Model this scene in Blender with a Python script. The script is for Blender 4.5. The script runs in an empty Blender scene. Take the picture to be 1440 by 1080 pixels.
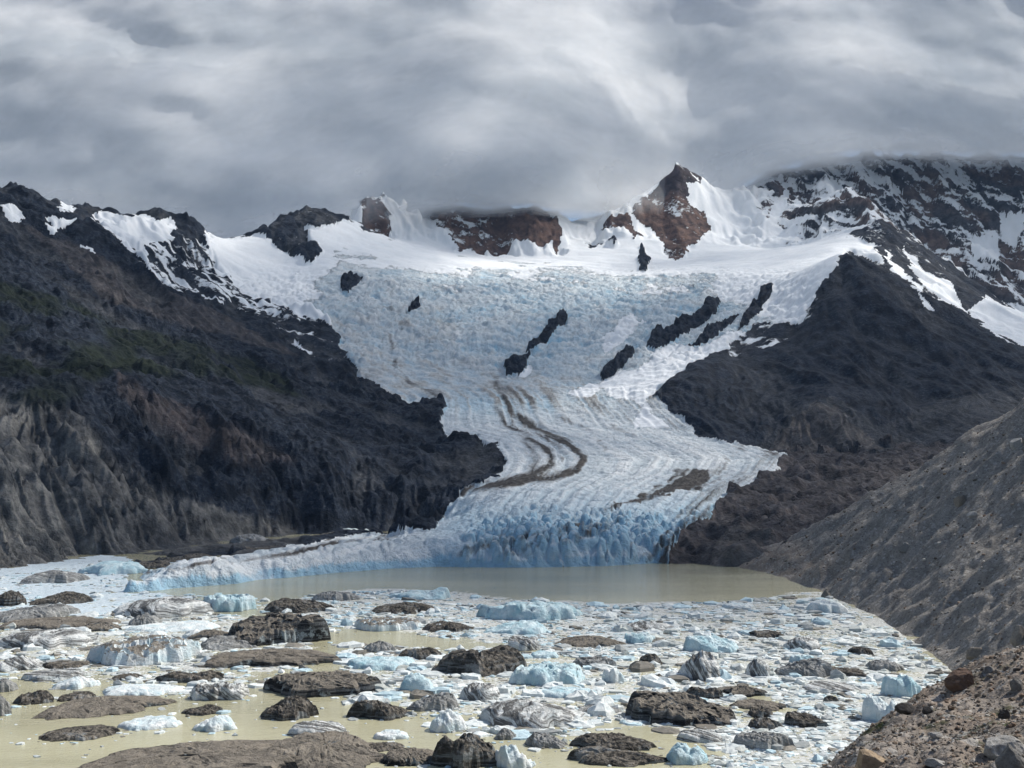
import bpy, math, random
import numpy as np
from mathutils import Vector

rng = np.random.default_rng(7)
random.seed(7)
scene = bpy.context.scene
COL = scene.collection

# ------------------------------------------------------------------ camera
CAM = np.array([0.0, 0.0, 110.0])
FPX = 1500.0                                  # focal length in photo pixels (1440 wide)
PITCH = math.atan2(110.0, FPX)
cp, sp = math.cos(PITCH), math.sin(PITCH)
cam_d = bpy.data.cameras.new('camera')
cam = bpy.data.objects.new('camera', cam_d); COL.objects.link(cam)
cam.location = CAM
cam.rotation_euler = (math.pi / 2 + PITCH, 0, 0)
cam_d.sensor_fit = 'HORIZONTAL'; cam_d.sensor_width = 36.0
cam_d.lens = 36.0 * FPX / 1440.0
cam_d.clip_start = 1.0; cam_d.clip_end = 60000.0
scene.camera = cam

# ------------------------------------------------------------------ light
SUN_EL, SUN_AZ = math.radians(47), math.radians(68)       # azimuth from +Y towards +X
S = Vector((math.sin(SUN_AZ) * math.cos(SUN_EL), math.cos(SUN_AZ) * math.cos(SUN_EL), math.sin(SUN_EL)))
w = bpy.data.worlds.new('World'); scene.world = w; w.use_nodes = True
nt = w.node_tree; nt.nodes.clear()
wo = nt.nodes.new('ShaderNodeOutputWorld'); bg = nt.nodes.new('ShaderNodeBackground'); sk = nt.nodes.new('ShaderNodeTexSky')
sk.sky_type = 'NISHITA'; sk.sun_disc = False; sk.sun_elevation = SUN_EL; sk.sun_rotation = SUN_AZ
sk.altitude = 700; sk.dust_density = 1.0; sk.air_density = 1.0
bg.inputs[1].default_value = 0.09
nt.links.new(sk.outputs[0], bg.inputs[0]); nt.links.new(bg.outputs[0], wo.inputs[0])
sd = bpy.data.lights.new('sun', 'SUN'); sd.energy = 5.0; sd.angle = math.radians(0.5); sd.color = (1.0, 0.95, 0.87)
so = bpy.data.objects.new('sun', sd); COL.objects.link(so); so.location = (0, 0, 4000)
so.rotation_euler = (-S).to_track_quat('-Z', 'Y').to_euler()
vs = scene.view_settings
vs.view_transform = 'Standard'; vs.look = 'None'; vs.exposure = 0.1; vs.gamma = 1.0; vs.use_curve_mapping = False
cy = scene.cycles
cy.use_denoising = True; cy.use_adaptive_sampling = True; cy.adaptive_threshold = 0.03
cy.max_bounces = 8; cy.diffuse_bounces = 2; cy.glossy_bounces = 2; cy.transmission_bounces = 4
cy.transparent_max_bounces = 40; cy.volume_bounces = 1
cy.sample_clamp_indirect = 4.0

# ------------------------------------------------------------------ pixels <-> world
def pix_dir(px, py):
    u = (np.asarray(px, float) - 720) / FPX; v = (540 - np.asarray(py, float)) / FPX
    return np.stack([u, cp - v * sp + 0 * u, sp + v * cp + 0 * u], -1)
def at(px, py, Y):                            # point on the pixel's ray at forward distance Y
    d = pix_dir(px, py)
    return CAM + d * (np.asarray(Y, float) / d[..., 1])[..., None]
def on_z(px, py, z=0.0):                      # point on the pixel's ray at height z
    d = pix_dir(px, py)
    return CAM + d * ((z - CAM[2]) / d[..., 2])[..., None]
def project(x, y, z):
    yy = y * cp + (z - CAM[2]) * sp
    zz = -y * sp + (z - CAM[2]) * cp
    return 720 + FPX * x / yy, 540 - FPX * zz / yy

# ------------------------------------------------------------------ noise (numpy)
def hsh(ix, iy, s):
    n = (ix.astype(np.int64) * 374761393 + iy.astype(np.int64) * 668265263 + s * 1274126177) & 0xffffffff
    n = ((n ^ (n >> 13)) * 1274126177) & 0xffffffff
    n = ((n ^ (n >> 15)) * 2246822519) & 0xffffffff
    return ((n ^ (n >> 16)) & 0xffffff).astype(np.float32) / np.float32(0xffffff)
def perlin(x, y, s=0):
    x = np.asarray(x, np.float64); y = np.asarray(y, np.float64)
    ix = np.floor(x); iy = np.floor(y); fx = (x - ix).astype(np.float32); fy = (y - iy).astype(np.float32)
    ux = fx * fx * fx * (fx * (fx * 6 - 15) + 10); uy = fy * fy * fy * (fy * (fy * 6 - 15) + 10)
    def g(a, b):
        t = hsh(ix + a, iy + b, s) * np.float32(6.2831853)
        return np.cos(t) * (fx - a) + np.sin(t) * (fy - b)
    n0 = g(0, 0) * (1 - ux) + g(1, 0) * ux; n1 = g(0, 1) * (1 - ux) + g(1, 1) * ux
    return (n0 * (1 - uy) + n1 * uy) * 1.5
def fbm(x, y, s=0, o=4, gain=0.5):
    t = 0; a = 1.0
    for k in range(o):
        t = t + a * perlin(x * 2 ** k + 17.3 * k, y * 2 ** k - 9.1 * k, s + k); a *= gain
    return t
def ridged(x, y, s=0, o=4, gain=0.5):
    t = 0; a = 1.0; wgt = 1.0
    for k in range(o):
        n = 1 - np.abs(perlin(x * 2 ** k + 5.3 * k, y * 2 ** k - 3.1 * k, s + k)); n = n * n * wgt
        t = t + a * n; wgt = np.clip(n * 1.6, 0, 1); a *= gain
    return t
def worley(x, y, s=0):
    ix = np.floor(x); iy = np.floor(y); f1 = np.full(np.shape(x), 9.0, np.float32); f2 = f1.copy(); cid = np.zeros(np.shape(x), np.float32)
    for a in (-1, 0, 1):
        for b in (-1, 0, 1):
            cx, cy_ = ix + a, iy + b
            h1 = hsh(cx, cy_, s); h2 = hsh(cx, cy_, s + 77)
            d = np.hypot(cx + h1 - x, cy_ + h2 - y).astype(np.float32)
            m = d < f1
            f2 = np.where(m, f1, np.minimum(f2, d)); cid = np.where(m, hsh(cx, cy_, s + 191), cid); f1 = np.where(m, d, f1)
    return f1, f2, cid
def erosion(x, y, dx, dy, s=0):
    """gullies running down the slope: stripes across direction (dx,dy)"""
    ix = np.floor(x); iy = np.floor(y); fx = x - ix; fy = y - iy
    va = 0; gx = 0; gy = 0; wt = 0
    for a in (-2, -1, 0, 1):
        for b in (-2, -1, 0, 1):
            h1 = hsh(ix - a, iy - b, s) * 0.5; h2 = hsh(ix - a, iy - b, s + 31) * 0.5
            qx = fx + a - h1; qy = fy + b - h2
            wgt = np.exp(-(qx * qx + qy * qy) * 2); m = (qx * dx + qy * dy) * 6.2831853
            c = np.cos(m) * wgt; sn = np.sin(m) * wgt
            va = va + c; gx = gx - sn * dx; gy = gy - sn * dy; wt = wt + wgt
    return va / wt, gx / wt, gy / wt
def sstep(a, b, x):
    t = np.clip((x - a) / (b - a), 0, 1); return t * t * (3 - 2 * t)
def inpoly(px, py, poly):
    r = np.zeros(px.shape, bool)
    poly = np.asarray(poly, float)
    x0, y0 = poly.min(0); x1, y1 = poly.max(0)
    m = (px >= x0) & (px <= x1) & (py >= y0) & (py <= y1)
    if not m.any(): return r
    X = px[m]; Y = py[m]; c = np.zeros(X.shape, bool)
    for (ax, ay), (bx, by) in zip(poly, np.roll(poly, -1, 0)):
        if ay == by: continue
        c ^= ((ay > Y) != (by > Y)) & (X < (bx - ax) * (Y - ay) / (by - ay) + ax)
    r[m] = c
    return r
def lined(px, py, line, maxd=60.0):
    """distance in pixels to a polyline; large when further than maxd"""
    line = np.asarray(line, float); d = np.full(px.shape, 1e6)
    x0, y0 = line.min(0) - maxd; x1, y1 = line.max(0) + maxd
    m = (px > x0) & (px < x1) & (py > y0) & (py < y1)
    if not m.any(): return d
    X = px[m]; Y = py[m]; dd = np.full(X.shape, 1e6)
    for (ax, ay), (bx, by) in zip(line[:-1], line[1:]):
        ex, ey = bx - ax, by - ay; t = np.clip(((X - ax) * ex + (Y - ay) * ey) / (ex * ex + ey * ey + 1e-9), 0, 1)
        dd = np.minimum(dd, np.hypot(X - ax - t * ex, Y - ay - t * ey))
    d[m] = dd
    return d

# ------------------------------------------------------------------ objects
def mesh_obj(name, verts, faces, mats, attrs=None, smooth=True, link=True, mat_idx=None):
    """faces: int array (n,4) or (n,3), or a list of such arrays"""
    me = bpy.data.meshes.new(name)
    if not isinstance(faces, (list, tuple)): faces = [faces]
    faces = [np.asarray(f, np.int32) for f in faces if len(f)]
    verts = np.asarray(verts, np.float32)
    me.vertices.add(len(verts)); me.vertices.foreach_set('co', verts.ravel())
    nl = sum(f.size for f in faces); npoly = sum(len(f) for f in faces)
    me.loops.add(nl); me.polygons.add(npoly)
    me.loops.foreach_set('vertex_index', np.concatenate([f.ravel() for f in faces]))
    tot = np.concatenate([np.full(len(f), f.shape[1], np.int32) for f in faces])
    me.polygons.foreach_set('loop_start', np.concatenate([[0], np.cumsum(tot)[:-1]]).astype(np.int32))
    me.polygons.foreach_set('loop_total', tot)
    me.polygons.foreach_set('use_smooth', np.full(npoly, smooth, bool))
    for m in (mats if isinstance(mats, (list, tuple)) else [mats]): me.materials.append(m)
    if mat_idx is not None: me.polygons.foreach_set('material_index', np.asarray(mat_idx, np.int32))
    me.update(calc_edges=True); me.validate()
    for k, v in (attrs or {}).items():
        v = np.asarray(v, np.float32)
        a = me.attributes.new(k, 'FLOAT_VECTOR' if v.ndim == 2 else 'FLOAT', 'POINT')
        a.data.foreach_set('vector' if v.ndim == 2 else 'value', v.ravel())
    o = bpy.data.objects.new(name, me)
    if link: COL.objects.link(o)
    return o
def tag(o, label=None, cat=None, group=None, kind=None):
    if label: o['label'] = label
    if cat: o['category'] = cat
    if group: o['group'] = group
    if kind: o['kind'] = kind
    return o

# ------------------------------------------------------------------ shader helpers
class NT:
    def __init__(s, name):
        s.mat = bpy.data.materials.new(name); s.mat.use_nodes = True; s.t = s.mat.node_tree; s.t.nodes.clear()
        s.out = s.t.nodes.new('ShaderNodeOutputMaterial')
    def n(s, typ, **kw):
        nd = s.t.nodes.new(typ)
        for k, v in kw.items(): setattr(nd, k, v)
        return nd
    def put(s, sock, v):
        if isinstance(v, bpy.types.NodeSocket): s.t.links.new(v, sock)
        elif isinstance(v, (tuple, list)) and len(v) == 3 and sock.type == 'RGBA': sock.default_value = (*v, 1)
        else: sock.default_value = v
    def pos(s): return s.n('ShaderNodeNewGeometry').outputs['Position']
    def obj(s): return s.n('ShaderNodeTexCoord').outputs['Object']
    def mapping(s, vec, scale=(1, 1, 1), rot=(0, 0, 0), loc=(0, 0, 0)):
        m = s.n('ShaderNodeMapping'); s.put(m.inputs['Vector'], vec); m.inputs['Scale'].default_value = scale
        m.inputs['Rotation'].default_value = rot; m.inputs['Location'].default_value = loc
        return m.outputs[0]
    def noise(s, vec, scale, detail=4, rough=0.55, dist=0.0):
        m = s.n('ShaderNodeTexNoise'); s.put(m.inputs['Vector'], vec); m.inputs['Scale'].default_value = scale
        m.inputs['Detail'].default_value = detail; m.inputs['Roughness'].default_value = rough; m.inputs['Distortion'].default_value = dist
        return m.outputs['Fac']
    def voro(s, vec, scale, feature='F1', out='Distance'):
        m = s.n('ShaderNodeTexVoronoi', feature=feature); s.put(m.inputs['Vector'], vec); m.inputs['Scale'].default_value = scale
        return m.outputs[out]
    def math(s, op, a, b=0.0, c=0.0, clamp=False):
        m = s.n('ShaderNodeMath', operation=op, use_clamp=clamp)
        for k, v in enumerate((a, b, c)):
            s.put(m.inputs[k], v)
        return m.outputs[0]
    def remap(s, v, a, b, c=0.0, d=1.0, smooth=False):
        m = s.n('ShaderNodeMapRange', interpolation_type='SMOOTHSTEP' if smooth else 'LINEAR')
        s.put(m.inputs[0], v)
        for k, q in zip((1, 2, 3, 4), (a, b, c, d)): s.put(m.inputs[k], q)
        return m.outputs[0]
    def mix(s, f, a, b, blend='MIX'):
        m = s.n('ShaderNodeMix', data_type='RGBA', blend_type=blend, clamp_factor=True)
        s.put(m.inputs[0], f); s.put(m.inputs[6], a); s.put(m.inputs[7], b)
        return m.outputs[2]
    def attr(s, name, out='Fac'):
        a = s.n('ShaderNodeAttribute', attribute_name=name); return a.outputs[out]
    def sep(s, v):
        m = s.n('ShaderNodeSeparateXYZ'); s.put(m.inputs[0], v); return m.outputs
    def bump(s, h, dist, strength=1.0, normal=None):
        b = s.n('ShaderNodeBump'); s.put(b.inputs['Height'], h); b.inputs['Distance'].default_value = dist; b.inputs['Strength'].default_value = strength
        if normal is not None: s.put(b.inputs['Normal'], normal)
        return b.outputs[0]
    def bsdf(s, color, rough=0.9, spec=0.2, normal=None, **kw):
        p = s.n('ShaderNodeBsdfPrincipled'); s.put(p.inputs['Base Color'], color); s.put(p.inputs['Roughness'], rough)
        s.put(p.inputs['Specular IOR Level'], spec)
        if normal is not None: s.put(p.inputs['Normal'], normal)
        for k, v in kw.items(): s.put(p.inputs[k], v)
        return p.outputs[0]
    def done(s, surf): s.t.links.new(surf, s.out.inputs['Surface']); return s.mat
# ================================================================== terrain material
def terrain_material():
    t = NT('mountain_ground'); P = t.pos()
    A = t.sep(t.attr('cover', 'Vector')); B = t.sep(t.attr('tone', 'Vector')); C = t.sep(t.attr('film', 'Vector'))
    snow, ice, dirt = A[0], A[1], A[2]; red, green, tan = B[0], B[1], B[2]; blue, dust_crev = C[0], C[1]
    mid = t.noise(P, 0.028, 5, 0.65); fine = t.noise(P, 0.15, 4, 0.7); big = mid
    nz = t.sep(t.n('ShaderNodeNewGeometry').outputs['Normal'])[2]
    # rock
    rock = t.mix(t.remap(mid, .43, .57), (.003, .007, .015), (.017, .026, .043))
    rock = t.mix(t.math('MULTIPLY', t.remap(fine, .54, .62), t.remap(mid, .40, .60)), rock, (.062, .071, .086))
    rock = t.mix(t.remap(fine, .47, .33), rock, (.007, .008, .010))
    redc = t.mix(t.remap(mid, .35, .65), (.075, .047, .038), (.20, .122, .092))
    rock = t.mix(t.math('MULTIPLY', red, t.remap(big, .3, .6, .6, 1.0)), rock, redc)
    tanc = t.mix(t.remap(mid, .4, .6), (.115, .115, .112), (.31, .295, .265))
    rock = t.mix(t.math('MULTIPLY', tan, t.remap(fine, .3, .6, .55, 1.0)), rock, tanc)
    # scree gathers on the gentler ground
    rock = t.mix(t.math('MULTIPLY', t.remap(nz, .72, .9), t.remap(mid, .4, .6, 0, .55)), rock, (.022, .029, .042))
    grn = t.mix(t.remap(fine, .35, .65), (.005, .010, .007), (.015, .023, .012))
    rock = t.mix(t.math('MULTIPLY', green, t.remap(mid, .28, .5)), rock, grn)
    # ice
    icec = t.mix(t.remap(mid, .36, .62), (.56, .63, .67), (.79, .82, .83)); icec = t.mix(t.remap(C[2], .52, .80, 0, .55), icec, (.82, .84, .84)); icec = t.mix(t.remap(C[2], .46, .25, 0, .5), icec, (.42, .47, .50)); icec = t.mix(t.remap(fine, .42, .30, 0, .65), icec, (.22, .34, .43))
    icec = t.mix(t.math('MULTIPLY', blue, t.math('ADD', t.remap(fine, .25, .6, .25, .8), t.remap(nz, .85, .4, 0, 1.6))), icec, (.36, .56, .69))
    icec = t.mix(t.math('MULTIPLY', dust_crev, t.remap(C[2], .25, .75)), icec, (.40, .385, .36))
    dv = t.math('ADD', t.math('MULTIPLY', fine, .5), t.math('MULTIPLY', C[2], .5))
    df = t.remap(t.math('ADD', dirt, t.math('MULTIPLY', t.math('SUBTRACT', dv, .5), 1.3)), .26, .82)
    dc = t.mix(t.remap(fine, .35, .65), (.045, .043, .042), (.12, .108, .096))
    icec = t.mix(t.math('MULTIPLY', df, t.remap(dirt, .02, .2)), icec, dc)
    col = t.mix(t.remap(t.math('ADD', ice, t.math('MULTIPLY', t.math('SUBTRACT', fine, .5), .9)), .42, .58), rock, icec)
    # snow
    sn = t.noise(P, 0.045, 5, .68)
    sf = t.remap(t.math('ADD', snow, t.math('MULTIPLY', t.math('SUBTRACT', sn, .5), 1.15)), .45, .56)
    sf = t.math('MULTIPLY', sf, t.remap(snow, .02, .15))
    col = t.mix(sf, col, t.mix(t.remap(big, .3, .7), (.84, .87, .89), (.90, .91, .92)))
    rocky = t.math('SUBTRACT', 1.0, sf, clamp=True)
    h = t.math('ADD', t.math('MULTIPLY', mid, 1.0), t.math('MULTIPLY', fine, .38))
    h = t.math('MULTIPLY', h, t.remap(rocky, 0, 1, .18, 1.0))
    nrm = t.bump(h, 8.0, 1.0)
    return t.done(t.bsdf(col, .85, .15, nrm))
M_TERRAIN = terrain_material()

# ================================================================== the far valley as one height field
PTS = []                                        # (x, y, z)
def add(px, py, Y): PTS.append(at(px, py, Y))
def line(pts, step=120.0, back=None):
    P = [at(*p) for p in pts]
    for a, b in zip(P[:-1], P[1:]):
        n = max(1, int(np.linalg.norm(b - a) / step))
        for k in range(n): PTS.append(a + (b - a) * k / n)
    PTS.append(P[-1])
    if back:
        for p in P:
            d = p[:2] / np.linalg.norm(p[:2])
            PTS.append(np.array([*(p[:2] + d * back[0]), p[2] - back[1]]))
def zline(pts, z, step=60.0, push=0.0, zs=None):
    P = [on_z(px, py, 0.0) for px, py in pts]
    for a, b in zip(P[:-1], P[1:]):
        n = max(1, int(np.linalg.norm(b - a) / step))
        for k in range(n + 1):
            q = a + (b - a) * k / n; d = q[:2] / np.linalg.norm(q[:2])
            PTS.append(np.array([*(q[:2] + d * push), z]))

# left mountain
line([(-260,235,2700),(-100,250,2800),(0,263,2900),(45,265,2940),(58,296,2990),(78,273,3050),(97,286,3080),(128,291,3110),(152,294,3150),(175,299,3200),
      (198,299,3250),(218,288,3300),(240,297,3320),(270,314,3350),(287,324,3400),(330,332,3600),(373,329,3700),(390,312,3700),(427,297,3750),
      (462,300,3800),(492,311,3850),(510,318,3950)], back=(450, 260))
line([(0,292,2650),(35,315,2700),(70,330,2720),(95,338,2750),(120,315,2850),(150,332,2850),(188,364,2820),(225,392,2800),(300,440,2750),(360,470,2680),(430,505,2600),(490,545,2520),(560,575,2430)])
for p in [(150,312,3020),(180,335,2990),(215,340,3080),(250,370,3050),(290,375,3150),(330,390,3180),(380,410,3150),(330,350,3400),(400,370,3400),(440,430,3000),(470,470,2850),
          (0,400,2150),(100,400,2330),(200,430,2480),(280,470,2480),(-150,400,2050),
          (0,500,1780),(100,500,1880),(200,510,1980),(300,530,2100),(400,560,2150),(-150,500,1700),
          (0,570,1420),(60,575,1450),(110,580,1500),(150,545,1650),(220,580,1680),(300,600,1760),(400,640,1800),(480,650,1850),(550,640,1950),(-150,590,1300),
          (0,680,1210),(100,680,1330),(160,690,1400),(250,690,1500),(350,690,1620),(450,700,1720),(550,705,1770),(600,700,1780),
          (590,590,2300),(620,600,2250),(600,640,2080),(650,620,2090),(685,622,2020),(705,645,1930),(695,668,1860),(650,686,1800),(620,715,1760)]: add(*p)
zline([(-200,838),(-100,815),(0,802),(60,793),(140,781),(200,774),(300,761),(400,751),(500,748),(560,747),(615,746)], 1.0)
zline([(-200,838),(-100,815),(0,802),(60,793),(140,781),(200,774),(300,761),(400,751),(500,748),(560,747),(600,747)][:5], -14.0, push=-45)
# glacier tongue
FRONT = [(620,797),(680,798),(740,798),(800,797),(850,796),(890,794),(920,792),(960,794)]
zline(FRONT, -9.0, 14, push=-3); zline(FRONT, 12.0, 14, push=4)
for p in [(640,760,1240),(700,752,1240),(800,750,1230),(880,755,1220),(640,728,1420),(700,715,1400),(800,720,1360),(880,725,1350),(920,735,1320),(950,745,1290),
          (640,700,1650),(700,690,1600),(800,692,1560),(880,700,1500),(950,705,1480),(1000,690,1620),
          (720,676,1760),(800,668,1800),(900,668,1800),(980,660,1850),(1060,655,1850),(735,640,1990),(800,640,2000),(900,640,2020),(1000,632,2100),(1090,640,2080),
          (660,612,2180),(720,605,2260),(800,605,2300),(900,605,2320),(960,608,2320),(640,580,2380),(700,572,2470),(800,572,2480),(880,580,2440),
          (560,540,2560),(620,540,2600),(700,540,2640),(800,540,2660),(880,545,2600),(530,490,2780),(600,500,2780),(700,490,2840),(800,490,2860),(880,495,2830),(940,490,2870),
          (500,440,3000),(560,430,3080),(650,430,3120),(750,430,3150),(850,430,3180),(940,440,3130),(1020,440,3120),(1080,430,3140),(1120,430,3060),
          (460,375,3330),(540,385,3330),(640,392,3380),(740,395,3420),(840,395,3450),(940,395,3480),(1040,390,3450),(1120,385,3380),(1160,365,3350),
          (450,345,3500),(520,345,3620),(600,360,3640),(700,375,3640),(800,380,3650),(900,380,3720),(1000,375,3720),(1100,362,3700),(1170,350,3600)]: add(*p)
# left ice shelf
SH = [(183,833),(215,831),(250,827),(330,821),(400,813),(480,805),(560,799),(620,797)]
zline(SH, -9.0, 13, push=-3); zline(SH[:4], 11.5, 13, push=4); zline(SH[4:], 6.5, 13, push=4)
zline([(205,812),(260,805),(330,797),(400,787),(480,770),(560,760),(610,757)], 5.5, 40); zline([(205,806),(260,799),(330,790),(400,779),(480,762),(560,754),(610,751)], 3.0, 40)
zline([(172,830),(178,815),(195,800)], -9.0, 20)
zline([(190,790),(230,788),(330,778),(420,768)], 2.5, 50); zline([(200,783),(300,770),(400,759),(480,755)], 2.0, 60)
# back wall, pyramid peak, right range
line([(505,300,4080),(515,278,4150),(540,272,4200),(552,300,4230),(565,290,4300),(600,291,4300),(640,287,4300),(700,290,4300),(750,296,4300),(785,305,4300),(805,312,4380),(835,308,4400),
      (868,296,4420),(905,274,4480),(930,256,4530),(950,231,4550),(968,240,4570),(990,256,4600),(1010,262,4700),(1040,266,4800),(1070,256,4900),(1090,240,4950),(1150,222,5000),(1250,215,5100),(1350,218,5100),(1440,220,5100),(1620,210,5100)], back=(700, 400))
for p in [(510,322,3990),(552,334,4060),(600,325,4130),(640,350,4080),(690,356,4070),(740,356,4080),(785,354,4090),(800,335,4250),(830,345,4200),(860,350,4180),(895,352,4150),(952,366,4120),(1000,335,4300),(1010,300,4500),
          (1050,310,4550),(905,315,4350),(930,290,4430),(955,300,4380),(985,300,4430),
          (1070,340,4350),(1100,344,4280),(1130,342,4230),(1180,330,4150),(1095,290,4600),(1140,290,4600),(1180,290,4500),(1250,350,4600),(1300,385,4500),(1350,410,4350),(1400,440,4250),(1450,470,4150),(1560,500,4000),
          (1300,300,4850),(1380,300,4850),(1440,300,4850),(1340,355,4650),(1400,370,4600),(1450,400,4500),(1600,360,4700)]: add(*p)
line([(1192,262,4400),(1215,288,4220),(1240,318,4020),(1262,346,3850),(1300,388,3600),(1330,420,3430),(1370,458,3250),(1440,490,3080),(1620,540,2900)])
for p in [(1225,350,3650),(1260,385,3450),(1300,420,3300),(1200,335,3800)]: add(*p)
# dark buttress
line([(1192,354,3180),(1172,372,3130),(1150,410,3040),(1128,450,2940),(1095,482,2840),(1040,500,2740),(990,518,2650),(940,540,2560),(920,562,2470),(955,592,2360),(1000,614,2290),(1070,628,2240)], 100)
line([(1192,354,3180),(1230,378,3150),(1290,420,3050),(1350,470,2950),(1440,515,2800),(1620,560,2700)])
for p in [(1190,420,2920),(1180,480,2720),(1120,520,2620),(1060,545,2540),(1000,565,2460),(1190,560,2420),(1100,580,2380),(1290,490,2760),(1290,560,2480),(1380,550,2540),(1440,565,2520),(1560,580,2500),
          (1150,575,2330),(1100,634,2200),(1200,634,2180),(1300,627,2160),(1360,620,2160),(1440,600,2230),(1600,600,2200)]: add(*p)
# dark debris-covered ice on the right
for p in [(1090,655,1920),(1180,655,1920),(1280,648,1920),(1380,635,1980),(1040,690,1620),(1120,680,1680),(1220,680,1680),(1320,665,1720),(1000,725,1380),(1070,715,1420),(1150,715,1430),(1250,705,1480),
          (960,765,1215),(1000,765,1205),(1050,755,1230),(1100,750,1240),(1200,740,1280),(1300,720,1330),(1400,690,1420),(1500,680,1450),(1600,660,1500)]: add(*p)
zline([(960,794),(1000,796),(1040,797)], -6.0, 30, push=-8); zline([(960,794),(1000,796),(1040,797)], 14.0, 30, push=10)
for y in (5800, 6600):
    for px in (-260, 200, 600, 1000, 1400, 1650): PTS.append(np.array([(px - 720) / FPX * y, y, 650.]))
for p in [(300,850),(500,830),(700,830),(900,830),(1040,830),(100,850),(-100,870),(300,900),(700,900),(1000,900),(1200,840),(1300,860)]: PTS.append(np.array([*on_z(*p)[:2], -20.]))

PT = np.array(PTS); _, ui = np.unique(np.round(PT[:, :2] / 4.0), axis=0, return_index=True); PT = PT[np.sort(ui)]
KM = 0.001
def rbf_fit(P):
    X = P[:, :2] * KM; n = len(X)
    D = np.hypot(X[:, None, 0] - X[None, :, 0], X[:, None, 1] - X[None, :, 1])
    A = np.zeros((n + 1, n + 1)); A[:n, :n] = -D - 1e-4 * np.eye(n) * 0; A[:n, n] = 1; A[n, :n] = 1
    b = np.zeros(n + 1); b[:n] = P[:, 2]
    sol = np.linalg.solve(A, b); return X.astype(np.float32), sol[:n].astype(np.float32), sol[n]
def rbf_eval(fit, x, y):
    X, c, c0 = fit; sh = x.shape; x = (x.ravel() * KM).astype(np.float32); y = (y.ravel() * KM).astype(np.float32)
    out = np.empty(len(x), np.float32); CH = 20000
    for k in range(0, len(x), CH):
        d = np.sqrt((x[k:k + CH, None] - X[None, :, 0]) ** 2 + (y[k:k + CH, None] - X[None, :, 1]) ** 2 + np.float32(1e-6))
        out[k:k + CH] = -(d @ c) + c0
    return out.reshape(sh).astype(np.float64)
FIT = rbf_fit(PT)

kk = np.concatenate([np.linspace(-.58, -.49, 14)[:-1], np.linspace(-.49, .49, 840), np.linspace(.49, .58, 14)[1:]])
yy = np.concatenate([np.arange(865, 1330, 2.4), np.arange(1330, 2700, 4.6), np.arange(2700, 4250, 6.6), np.arange(4250, 5180, 7.5), np.arange(5180, 5700, 60)])
KK, YY = np.meshgrid(kk, yy); XX = KK * YY
Z0 = rbf_eval(FIT, XX, YY)
NR, NC = Z0.shape
# slope of the smooth ground, by finite differences on a regular copy
gx_ = np.linspace(XX.min() - 20, XX.max() + 20, 260); gy_ = np.linspace(850, 5750, 240)
GX, GY = np.meshgrid(gx_, gy_); GZ = rbf_eval(FIT, GX, GY)
sy, sx = np.gradient(GZ, gy_, gx_)
def bil(F, x, y):
    i = np.clip((y - gy_[0]) / (gy_[1] - gy_[0]), 0, len(gy_) - 1.001); j = np.clip((x - gx_[0]) / (gx_[1] - gx_[0]), 0, len(gx_) - 1.001)
    a = i.astype(int); b = j.astype(int); u = i - a; v = j - b
    return F[a, b] * (1 - u) * (1 - v) + F[a + 1, b] * u * (1 - v) + F[a, b + 1] * (1 - u) * v + F[a + 1, b + 1] * u * v
SX = bil(sx, XX, YY); SY = bil(sy, XX, YY)
PX0, PY0 = project(XX, YY, Z0)
# wobble the outlines so that no border is drawn with a ruler
wob = fbm(XX / 70, YY / 70, 3, 4); wob2 = fbm(XX / 70, YY / 70, 23, 4)
near_s = np.clip(YY / 2500, .5, 1.3)
PX = PX0 + wob * 7; PY = PY0 + wob2 * 5

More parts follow.
